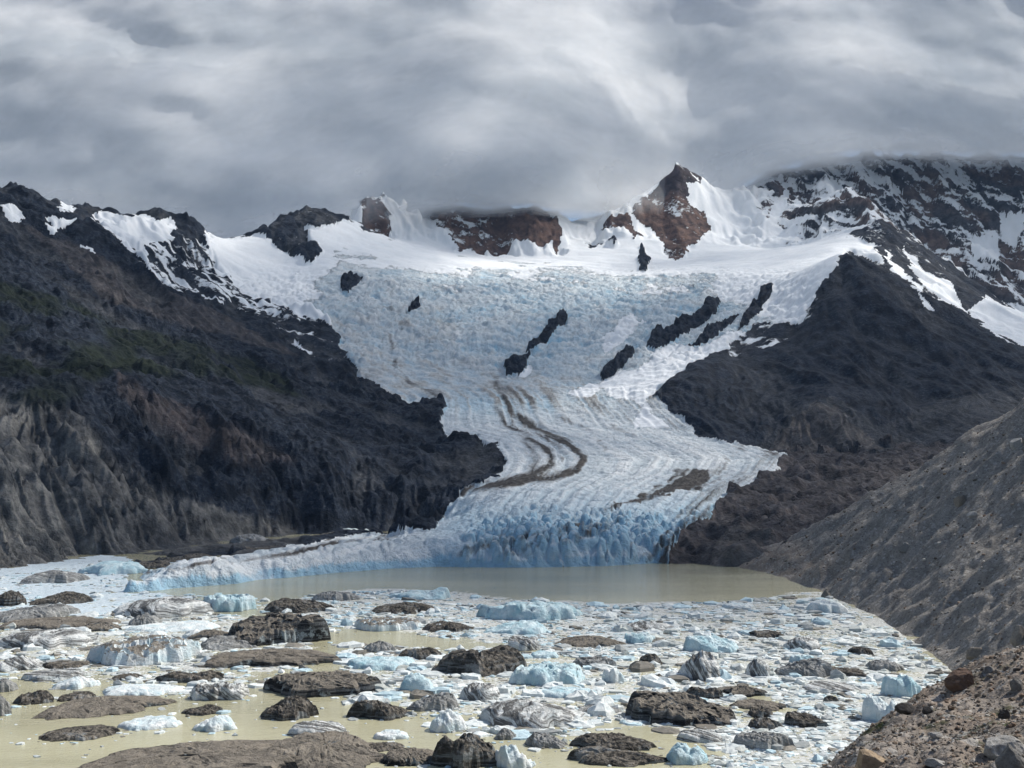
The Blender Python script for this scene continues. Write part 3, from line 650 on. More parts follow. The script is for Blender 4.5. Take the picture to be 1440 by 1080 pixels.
def z_moraine(x, y):
    z = rbf_eval(FM, x, y)
    e = 5.0; gxx = (rbf_eval(FM, x + e, y) - z) / e; gyy = (rbf_eval(FM, x, y + e) - z) / e
    s = np.maximum(np.hypot(gxx, gyy), .05); ax, ay = -gyy / s, gxx / s
    er = 0; a = 1.0; f = 1 / 105.0; u1 = 0; u2 = 0
    qx = x + 8 * fbm(x / 50, y / 50, 301, 2); qy = y + 8 * fbm(x / 50, y / 50, 303, 2)
    for k in range(4):
        v, g1, g2 = erosion(qx * f, qy * f, ax * 1.1 + u2 * .6, ay * 1.1 - u1 * .6, 310 + 7 * k); er = er + a * v; u1 = u1 + a * g1; u2 = u2 + a * g2; a *= .55; f *= 2
    d = er * 6.5 + (ridged(x / 45, y / 45, 331, 4, .55) - 1) * 3.5 + fbm(x / 9, y / 9, 341, 3) * .8
    return z + d * sstep(-3, 10, z)
ys = np.exp(np.arange(math.log(400), math.log(1340), .0036)); ks = np.linspace(.195, .60, 400)
K_, Y_ = np.meshgrid(ks, ys); X_ = K_ * Y_; Z_ = z_moraine(X_, Y_)
V_ = np.stack([X_, Y_, Z_], -1).reshape(-1, 3); q = grid_quads(*X_.shape)
okq = (V_[q][:, :, 2].max(1) > -4) & (V_[q][:, :, 0].mean(1) < 620)
pxm, pym = project(V_[:, 0], V_[:, 1], V_[:, 2])
T_ = np.zeros((len(V_), 3)); T_[:, 0] = np.clip(1 - np.hypot((pxm - 1080) / 120, (pym - 790) / 40), 0, 1) * .9 + .12
o = mesh_obj('gravel_slope', V_, q[okq], M_GRAVEL, {'tone': T_}); tag(o, 'steep grey gravel moraine slope running down to the lake shore', kind='structure')

PTS = []
SIL = [(1150,1088,147),(1160,1080,150),(1200,1046,168),(1250,1006,192),(1290,978,216),(1330,957,240),(1350,950,250),(1400,945,256),(1440,936,252),(1560,905,240),(1640,890,230)]
line(SIL, 12)
for px, py, Yq in SIL:
    p = at(px, py, Yq); PTS.append(p + np.array([-6, 22, -20.])); PTS.append(p + np.array([-18, 60, -58.]))
for p in [(1250,1080,128),(1340,1080,118),(1440,1080,108),(1300,1040,143),(1380,1040,136),(1440,1030,132),(1340,1000,178),(1400,1000,168),(1440,990,165),(1400,965,215),(1560,1000,150),(1560,1080,100),(1640,1040,110),(1280,1010,172)]: add(*p)
for p in [(14,150,42),(-20,150,18),(-60,150,-6),(0,100,55),(-40,80,40),(-90,60,5),(0,40,84),(20,60,86),(32,60,91.5),(45,80,88),(0,12,101),(0,0,108.2),(-18,6,101),(18,10,105),(-50,0,80),(60,0,114),(70,60,106),(110,140,104),(0,-50,112),(-90,-60,60),(100,-60,130),(0,200,10),(140,220,96)]: PTS.append(np.array(p, float))
FB = rbf_fit(np.array(PTS))
def z_bank(x, y):
    z = rbf_eval(FB, x, y)
    return z + (ridged(x / 16, y / 16, 401, 4, .55) - 1) * 1.1 + fbm(x / 3.2, y / 3.2, 411, 4, .6) * .32
ys = np.exp(np.arange(math.log(98), math.log(330), .0042)); ks = np.linspace(.25, .60, 330)
K_, Y_ = np.meshgrid(ks, ys); X_ = K_ * Y_; Z_ = z_bank(X_, Y_)
V_ = np.stack([X_, Y_, Z_], -1).reshape(-1, 3); q = grid_quads(*X_.shape); okq = V_[q][:, :, 2].max(1) > -3
pxm, pym = project(V_[:, 0], V_[:, 1], V_[:, 2])
T_ = np.zeros((len(V_), 3)); T_[:, 0] = .75 + .4 * fbm(V_[:, 0] / 20, V_[:, 1] / 20, 421, 2); T_[:, 1] = sstep(-.1, .5, fbm(V_[:, 0] / 14, V_[:, 1] / 14, 431, 3) + .9 * sstep(1290, 1440, pxm) * sstep(985, 1060, pym) - .15)
T_ = np.clip(T_, 0, 1)
o = mesh_obj('bank_ground', V_, q[okq], M_GRAVEL, {'tone': T_}); tag(o, 'near stony brown bank sloping down to the lake', kind='structure')
gx = np.linspace(-160, 260, 70); gy = np.linspace(-120, 98, 40); X_, Y_ = np.meshgrid(gx, gy); Z_ = z_bank(X_, Y_) - .15
o = mesh_obj('viewpoint_ground', np.stack([X_, Y_, Z_], -1).reshape(-1, 3), grid_quads(*X_.shape), M_GRAVEL, {'tone': np.full((X_.size, 3), .3) * [1, 0, 0]}); tag(o, 'stony ground of the viewpoint behind the near bank', kind='structure')

# ------------------------------------------------------------------ stones and boulders
def stone_material():
    t = NT('stone'); P = t.obj(); oi = t.n('ShaderNodeObjectInfo'); c = t.attr('tint', 'Vector')
    n1 = t.noise(P, 1.4, 5, .65); n2 = t.noise(P, 9, 3, .6)
    col = t.mix(t.remap(n1, .3, .7), t.mix(1.0, c, (.62, .60, .58), 'MULTIPLY'), c)
    col = t.mix(t.remap(n2, .56, .66, 0, .5), col, (.05, .05, .05))
    return t.done(t.bsdf(col, .9, .15, t.bump(t.math('ADD', n1, t.math('MULTIPLY', n2, .3)), .25, .8)))
M_STONE = stone_material()
phi = (1 + 5 ** .5) / 2
ICO = np.array([(-1, phi, 0), (1, phi, 0), (-1, -phi, 0), (1, -phi, 0), (0, -1, phi), (0, 1, phi), (0, -1, -phi), (0, 1, -phi), (phi, 0, -1), (phi, 0, 1), (-phi, 0, -1), (-phi, 0, 1)]) / math.hypot(1, phi)
ICF = np.array([(0,11,5),(0,5,1),(0,1,7),(0,7,10),(0,10,11),(1,5,9),(5,11,4),(11,10,2),(10,7,6),(7,1,8),(3,9,4),(3,4,2),(3,2,6),(3,6,8),(3,8,9),(4,9,5),(2,4,11),(6,2,10),(8,6,7),(9,8,1)])
def stones(name, X, Y, Z, Sz, T, label):
    n = len(X); J = ICO[None] * (1 + rng.uniform(-.28, .28, (n, 12, 1)))
    J = J * rng.uniform(.55, 1.25, (n, 1, 3)) * [1, 1, .72]
    a = rng.uniform(0, 6.28, n); c, s = np.cos(a)[:, None], np.sin(a)[:, None]
    J = np.stack([J[:, :, 0] * c - J[:, :, 1] * s, J[:, :, 0] * s + J[:, :, 1] * c, J[:, :, 2]], -1) * Sz[:, None, None]
    J = J + np.stack([X, Y, Z + Sz * .18], -1)[:, None, :]
    F = (ICF[None] + (np.arange(n) * 12)[:, None, None]).reshape(-1, 3)
    o = mesh_obj(name, J.reshape(-1, 3), F, M_STONE, {'tint': np.repeat(T, 12, 0)}, smooth=False); tag(o, label, kind='stuff')
PAL = np.array([(.27, .24, .205), (.21, .18, .15), (.40, .37, .33), (.29, .21, .155), (.13, .115, .10), (.56, .53, .49), (.25, .195, .15)])
def scatter(n, zf, px0, px1, Y0, Y1, s0, s1):
    Yq = np.exp(rng.uniform(math.log(Y0), math.log(Y1), n)); Xq = (rng.uniform(px0, px1, n) - 720) / FPX * Yq
    Zq = zf(Xq, Yq); Sq = s0 * (s1 / s0) ** (rng.random(n) ** 3.2) * Yq
    k = Zq > .5; return Xq[k], Yq[k], Zq[k], Sq[k]
X1, Y1, Z1, S1 = scatter(11000, z_bank, 1140, 1500, 100, 275, .0007, .0034)
stones('bank_stones', X1, Y1, Z1, S1, PAL[rng.integers(0, 7, len(X1))] * rng.uniform(.7, 1.15, (len(X1), 1)), 'loose grey and brown stones covering the near bank')
X1, Y1, Z1, S1 = scatter(5200, z_moraine, 1040, 1500, 430, 1250, .0006, .0022)
stones('slope_stones', X1, Y1, Z1, S1, PAL[rng.integers(0, 7, len(X1))] * rng.uniform(.7, 1.25, (len(X1), 1)), 'scattered stones on the steep gravel slope')

def ico_sub(n):
    v = [tuple(p) for p in ICO]; f = [tuple(t) for t in ICF]
    for _ in range(n):
        mid = {}; nf = []
        def m(a, b):
            k = (min(a, b), max(a, b))
            if k not in mid:
                p = np.array(v[a]) + np.array(v[b]); v.append(tuple(p / np.linalg.norm(p))); mid[k] = len(v) - 1
            return mid[k]
        for a, b, c in f:
            x, y, z = m(a, b), m(b, c), m(c, a); nf += [(a, x, z), (b, y, x), (c, z, y), (x, y, z)]
        f = nf
    return np.array(v), np.array(f)
SV, SF = ico_sub(3)
def hit(px, py, zf, Y0, Y1):
    Yq = np.linspace(Y0, Y1, 700); P = at(np.full(700, px), np.full(700, py), Yq); g = zf(P[:, 0], P[:, 1])
    below = np.nonzero(P[:, 2] < g)[0]; k = below[0] if len(below) else 350
    return np.array([P[k, 0], P[k, 1], g[k]])
def boulder(px, pyb, w_, h_, tint, label, zf, Y0, Y1, seed, cuts=9, flat=1.0, peak=0.0):
    p = hit(px, pyb, zf, Y0, Y1); m = p[1] / FPX; r = np.random.default_rng(seed)
    v = SV.copy()
    for k in range(cuts):                                     # fracture planes
        n = r.normal(size=3); n[2] = abs(n[2]) * .8; n /= np.linalg.norm(n); d = r.uniform(.52, .82)
        t_ = v @ n - d; v = v - np.where(t_ > 0, t_, 0)[:, None] * n
    if peak: v[:, :2] *= (1 - peak * np.clip((v[:, 2:] + .2) / 1.1, 0, 1))
    v = v + .035 * np.stack([fbm(v[:, 0] * 4 + seed, v[:, 1] * 4 + v[:, 2] * 3, seed + j, 3) for j in range(3)], -1)
    ext = v.max(0) - v.min(0)
    v = v / ext * np.array([w_ * m, w_ * m * .8 * flat, h_ * m * 1.45])
    o = mesh_obj('boulder', v, SF, M_STONE, {'tint': np.tile(tint, (len(v), 1)) * (1 + .15 * fbm(v[:, 0] * 2, v[:, 1] * 2 + v[:, 2], seed, 2))[:, None]}, smooth=False)
    o.location = (p[0], p[1] + w_ * m * .3, p[2] + h_ * m * .32)
    o.rotation_euler = (0, 0, -math.atan2(p[0], p[1]))
    return tag(o, label, 'boulder', 'boulders on the bank and gravel slope')
RED, TANB, GRY, PALE, DRK = (.17, .115, .088), (.40, .31, .215), (.24, .235, .225), (.42, .41, .39), (.075, .07, .066)
B_ = [(1357,969,40,25,RED,'big reddish brown boulder on the rim of the near bank',9,1,0), (1229,1083,46,24,TANB,'pale tan boulder at the lower edge of the near bank',7,1,0),
      (1427,1084,40,33,GRY,'pointed grey boulder beside the large pale slab on the near bank',6,.8,.75), (1418,1066,54,26,PALE,'large pale grey slab half buried in the near bank',8,1.1,0),
      (1306,1004,15,9,DRK,'small dark block standing out mid slope on the near bank',7,1,0), (1414,1012,16,13,DRK,'dark grey block below the bank rim with mossy gravel around',7,1,0),
      (1434,971,18,16,GRY,'grey block on the near bank above the mossy gravel',8,1,0), (1392,947,14,9,GRY,'small grey boulder on the rim beside the big reddish one',7,1,0),
      (1320,1038,18,7,PALE,'flat pale stone lying in brown gravel on the near bank',7,1,0), (1323,1080,36,9,PALE,'long flat pale slab beside the tan boulder on the bank',7,.7,0),
      (1280,1004,34,11,DRK,'low dark bedrock lump on the outer edge of the near bank',6,1,0)]
for k, (px, py, w_, h_, c, lb, cu, fl, pk) in enumerate(B_): boulder(px, py, w_, h_, c, lb, z_bank, 100, 300, 500 + k, cu, fl, pk)
MB_ = [(1352,712,17,16,(.27,.24,.20),'upright tan boulder high on the gravel slope'), (1370,727,15,7,PALE,'flat whitish boulder just below the upright tan boulder'), (1297,689,9,5,PALE,'small white block near the crest of the gravel slope'),
       (1322,768,8,5,PALE,'small white stone alone mid way up the gravel slope'), (1372,924,24,13,(.26,.23,.19),'broad tan boulder low on the gravel slope above the bank'), (1436,907,22,22,(.30,.27,.235),'pale boulder on the gravel slope above the bank rim'),
       (1313,798,10,4,PALE,'thin white slab low on the gravel slope'), (1434,630,18,15,PALE,'pale boulder under the crest at the top of the gravel slope'), (1198,804,8,4,PALE,'little white stone at the foot of the gravel slope'), (1276,774,18,11,GRY,'broken grey boulder in the middle of the gravel slope')]
for k, (px, py, w_, h_, c, lb) in enumerate(MB_): boulder(px, py, w_, h_, c, lb, z_moraine, 420, 1300, 600 + k)
# ================================================================== icebergs
def berg_material(kind):
    t = NT('ice_' + kind); P = t.obj(); G = t.n('ShaderNodeNewGeometry'); nz = t.sep(G.outputs['Normal'])[2]
    W_ = t.pos(); A = t.sep(t.attr('shade', 'Vector'))             # x: stripe coordinate, y: height 0..1, z: random
    n1 = t.noise(W_, .14, 5, .65); n2 = t.noise(W_, .6, 4, .65); n3 = t.noise(W_, 2.2, 3, .6)
    run = t.noise(t.mapping(W_, (.5, .5, .07)), 1.0, 5, .7); lay = t.noise(t.mapping(W_, (.05, .05, .75), (.2, .15, 0)), 1.0, 4, .65, .3)
    st = t.noise(t.mapping(t.attr('shade', 'Vector'), (9, 1.2, 0)), 1.0, 4, .7, .5)
    dark = t.mix(t.remap(n1, .35, .65), (.022, .022, .022), (.075, .069, .062)); dark = t.mix(t.remap(n2, .56, .68), dark, (.17, .16, .148)); dark = t.mix(t.remap(n1, .57, .64, 0, .8), dark, (.30, .315, .32))
    brown = t.mix(t.remap(n1, .3, .7), (.125, .112, .096), (.27, .24, .198)); brown = t.mix(t.remap(n2, .42, .3), brown, (.05, .046, .041)); brown = t.mix(t.remap(n3, .60, .70, 0, .7), brown, (.33, .30, .265))
    white = t.mix(t.remap(n1, .32, .62), (.50, .64, .69), (.83, .85, .84)); white = t.mix(t.remap(run, .56, .72, 0, .75), white, (.28, .31, .32))
    blue = t.mix(t.remap(n1, .3, .65), (.30, .52, .60), (.66, .77, .80)); blue = t.mix(t.remap(run, .58, .74, 0, .6), blue, (.20, .28, .31))
    grey = t.mix(t.remap(st, .35, .65), (.085, .085, .082), (.40, .405, .395)); grey = t.mix(t.remap(n1, .58, .72, 0, .8), grey, (.70, .72, .71))
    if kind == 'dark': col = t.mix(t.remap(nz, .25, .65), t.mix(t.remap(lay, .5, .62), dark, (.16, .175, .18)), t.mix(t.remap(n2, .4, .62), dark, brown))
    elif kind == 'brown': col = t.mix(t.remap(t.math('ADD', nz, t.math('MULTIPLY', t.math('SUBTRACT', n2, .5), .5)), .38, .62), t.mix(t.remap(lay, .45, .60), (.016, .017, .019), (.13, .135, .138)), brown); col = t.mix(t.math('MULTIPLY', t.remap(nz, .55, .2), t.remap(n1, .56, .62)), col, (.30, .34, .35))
    elif kind == 'browntop': col = t.mix(t.remap(t.math('ADD', nz, t.math('MULTIPLY', t.math('SUBTRACT', n2, .5), .6)), .50, .66), white, brown); col = t.mix(t.remap(n1, .60, .66, 0, .8), col, (.45, .47, .46))
    elif kind == 'grey': col = grey
    elif kind == 'stripe':
        col = t.mix(t.remap(st, .46, .56), (.10, .10, .098), t.mix(t.remap(n1, .35, .6), (.42, .46, .47), (.80, .81, .79)))
    elif kind == 'white': col = white
    else: col = blue
    col = t.mix(t.remap(t.math('ADD', A[1], t.math('MULTIPLY', n2, .05)), .10, .03, 0, .45), col, (.06, .06, .05))      # wet foot
    h = t.math('ADD', n2, t.math('MULTIPLY', n3, .35)); h = t.math('ADD', h, t.math('MULTIPLY', run, .5))
    sp_ = .1 if kind in ('dark', 'brown') else .35
    return t.done(t.bsdf(col, .8 if kind in ('dark', 'brown', 'browntop') else .55, sp_, t.bump(h, 1.1, .9)))
M_ICE = {k: berg_material(k) for k in ('dark', 'brown', 'browntop', 'grey', 'stripe', 'white', 'blue')}

def berg(k, cx, yb, w_, h_, shape, mat, label, u0=0.0, dk=.62):
    r = np.random.default_rng(900 + k); sd = 1000 + 13 * k
    pf = on_z(cx, yb); m = pf[1] / FPX; W = w_ * m; Ha = h_ * m; dep = 110.0 / pf[1]
    Ha = Ha * (.88 if mat in ('dark', 'brown') else .95)
    Dp = min(dk * 1.15 * W, .62 * Ha / (.7 * dep)); Hh = max(Ha - Dp * dep * .72, .34 * Ha)
    NT_, NS = (76, 22) if w_ > 60 else (52, 14)
    th = np.linspace(0, 2 * math.pi, NT_, endpoint=False); s = 1 - (1 - np.linspace(0, 1, NS + 1)[1:]) ** 2.1
    nside = r.integers(5, 9); al = np.sort(r.uniform(-.3, .3, nside) + np.arange(nside) * 6.283 / nside) + r.uniform(0, 6.28); dd_ = r.uniform(.62, 1.0, nside)
    rad = np.min(np.where(np.cos(th[:, None] - al) > .15, dd_ / np.maximum(np.cos(th[:, None] - al), .15), 9), 1); rad = np.minimum(rad, 1.45)
    if shape in ('dome', 'floe'): rad = .5 * rad + .5
    rad = rad * (1 + .20 * fbm(np.cos(th) * 1.6 + sd, np.sin(th) * 1.6, sd, 5, .65))
    xs_ = rad * np.cos(th); ys_ = rad * np.sin(th); kx, ky = 2 / (xs_.max() - xs_.min()), 2 / (ys_.max() - ys_.min()); ox, oy = (xs_.max() + xs_.min()) / 2, (ys_.max() + ys_.min()) / 2
    S_, T_ = np.meshgrid(s, th, indexing='ij'); U = (S_ * rad * np.cos(T_) - ox) * kx; Vv = (S_ * rad * np.sin(T_) - oy) * ky; Vs = Vv
    ww = fbm(U * 1.2 + sd, Vv * 1.2, sd + 1, 3) * .25
    ta = r.uniform(-1, 1)
    def facets(n, lo, hi, cu=0., cv=0., su=1., sv=1.):               # a faceted hill: the lowest of n tilted planes
        h = np.full(U.shape, 9.0); a0 = r.uniform(0, 6.28)
        for j in range(n):
            a = a0 + 6.283 * (j + r.uniform(-.3, .3)) / n; g = r.uniform(lo, hi)
            h = np.minimum(h, 1 + r.uniform(-.02, .12) - g * (math.cos(a) * (U - cu) / su + math.sin(a) * (Vs - cv) / sv))
        return h
    if shape == 'slab': H = np.minimum(.74 + .24 * u0 * U + .12 * Vs + .12 * ww, facets(6, .25, .75) * .95); p = 26
    elif shape == 'tilt': H = np.minimum(.56 + .40 * u0 * U + .26 * Vs + .10 * ww, facets(5, .3, .8)); p = 22
    elif shape == 'ridge': H = np.minimum(1 - .75 * np.abs(Vs - .12 + .5 * ww), facets(6, .25, .7, u0 * .6)) * (1 - .45 * np.abs(U - u0) ** 1.4) + .12; p = 16
    elif shape == 'pyramid': H = facets(6, .55, .95, u0, .05) + .05; p = 12
    elif shape == 'dome': H = np.minimum(.95 - .40 * U ** 2 - .3 * Vs ** 2 + .22 * ww, facets(7, .3, .7)); p = 12
    elif shape == 'block': H = np.minimum(.80 + .12 * u0 * U + .3 * ww, facets(6, .1, .55)); p = 16
    elif shape == 'wedge': H = np.minimum(np.where(U < u0, (U + 1.05) / (u0 + 1.05), (1.05 - U) / (1.05 - u0)), facets(5, .2, .8)) * (.95 - .3 * np.abs(Vs)) + .1 + .1 * ww; p = 18
    elif shape == 'lumps':
        H = np.full(U.shape, .16) + .15 * ww
        for j in range(5):
            cu, cv = r.uniform(-.7, .7), r.uniform(-.5, .5); q_ = r.uniform(.5, 1.0); sz_ = r.uniform(.45, .85)
            H = np.maximum(H, q_ * facets(5, .65, 1.05, cu, cv, sz_ * 1.2, sz_ * 1.4))
        p = 16
        if mat in ('white', 'blue'): H = np.minimum(H, .72 + .25 * ww + .15 * ta * U)
    else: H = .5 + .25 * ww + .2 * u0 * U + .1 * Vs; p = 12                     # floe
    rf = ridged(U * 2.0 + sd, Vv * 1.6 + sd, sd + 3, 4, .5) - .95
    H = H + .07 * rf + .05 * (ridged(U * 5.5 + sd, Vv * 4.2, sd + 5, 3, .55) - .9)
    if mat in ('dark', 'brown', 'grey') and shape != 'block':
        f1, f2, ci = worley(U * 2.8 + .5 * ww + sd, Vv * 2.0 + .5 * ww, sd + 40); H = H * (.90 + .17 * ci) - .10 * sstep(.10, 0, f2 - f1)
    if shape == 'block':
        f1, f2, ci = worley(U * 2.4 + sd, Vv * 2.0, sd); H = H * (.80 + .28 * ci) - .30 * sstep(.12, 0, f2 - f1)
    if mat in ('stripe', 'white', 'blue'): H = H + .03 * np.sin((U * math.cos(ta) + Vv * math.sin(ta)) * 15 + 6 * ww)
    H = np.clip(H, .03, None) * (1 - S_ ** p)
    H = H / max(np.percentile(H, 98), .05); H = np.where(H > 1, 1 + (H - 1) * .35, H)
    fine = fbm(U * W / 3.2, Vv * Dp / 3.2, sd + 9, 3, .6) * min(.45, .07 * Hh)
    Z = H * Hh + fine * (1 - S_ ** p)
    Z[-1] = -max(1.0, .12 * Hh)
    x = U * W / 2; y = Vv * Dp / 2
    verts = np.concatenate([[[-ox * kx * W / 2, -oy * ky * Dp / 2, Z[0].mean()]], np.stack([x, y, Z], -1).reshape(-1, 3)])
    ii = 1 + np.arange(NS * NT_).reshape(NS, NT_); jj = np.roll(ii, -1, 1)
    quads = np.stack([ii[:-1], ii[1:], jj[1:], jj[:-1]], -1).reshape(-1, 4); tris = np.stack([np.zeros(NT_, int), ii[0], jj[0]], -1)
    sh = np.stack([(verts[:, 0] / W * math.cos(ta) + verts[:, 1] / Dp * math.sin(ta)) + verts[:, 2] / Hh * .35, verts[:, 2] / max(Hh, 1), np.full(len(verts), r.random())], -1)
    o = mesh_obj('iceberg', verts, [quads, tris], M_ICE[mat], {'shade': sh}, smooth=mat in ('white', 'blue', 'stripe'))
    a = math.atan2(pf[0], pf[1]); o.location = (pf[0] + math.sin(a) * Dp / 2, pf[1] + math.cos(a) * Dp / 2, 0); o.rotation_euler = (0, 0, -a)
    return tag(o, label, 'iceberg' if h_ > 12 else 'ice floe', 'icebergs drifting on the lake')
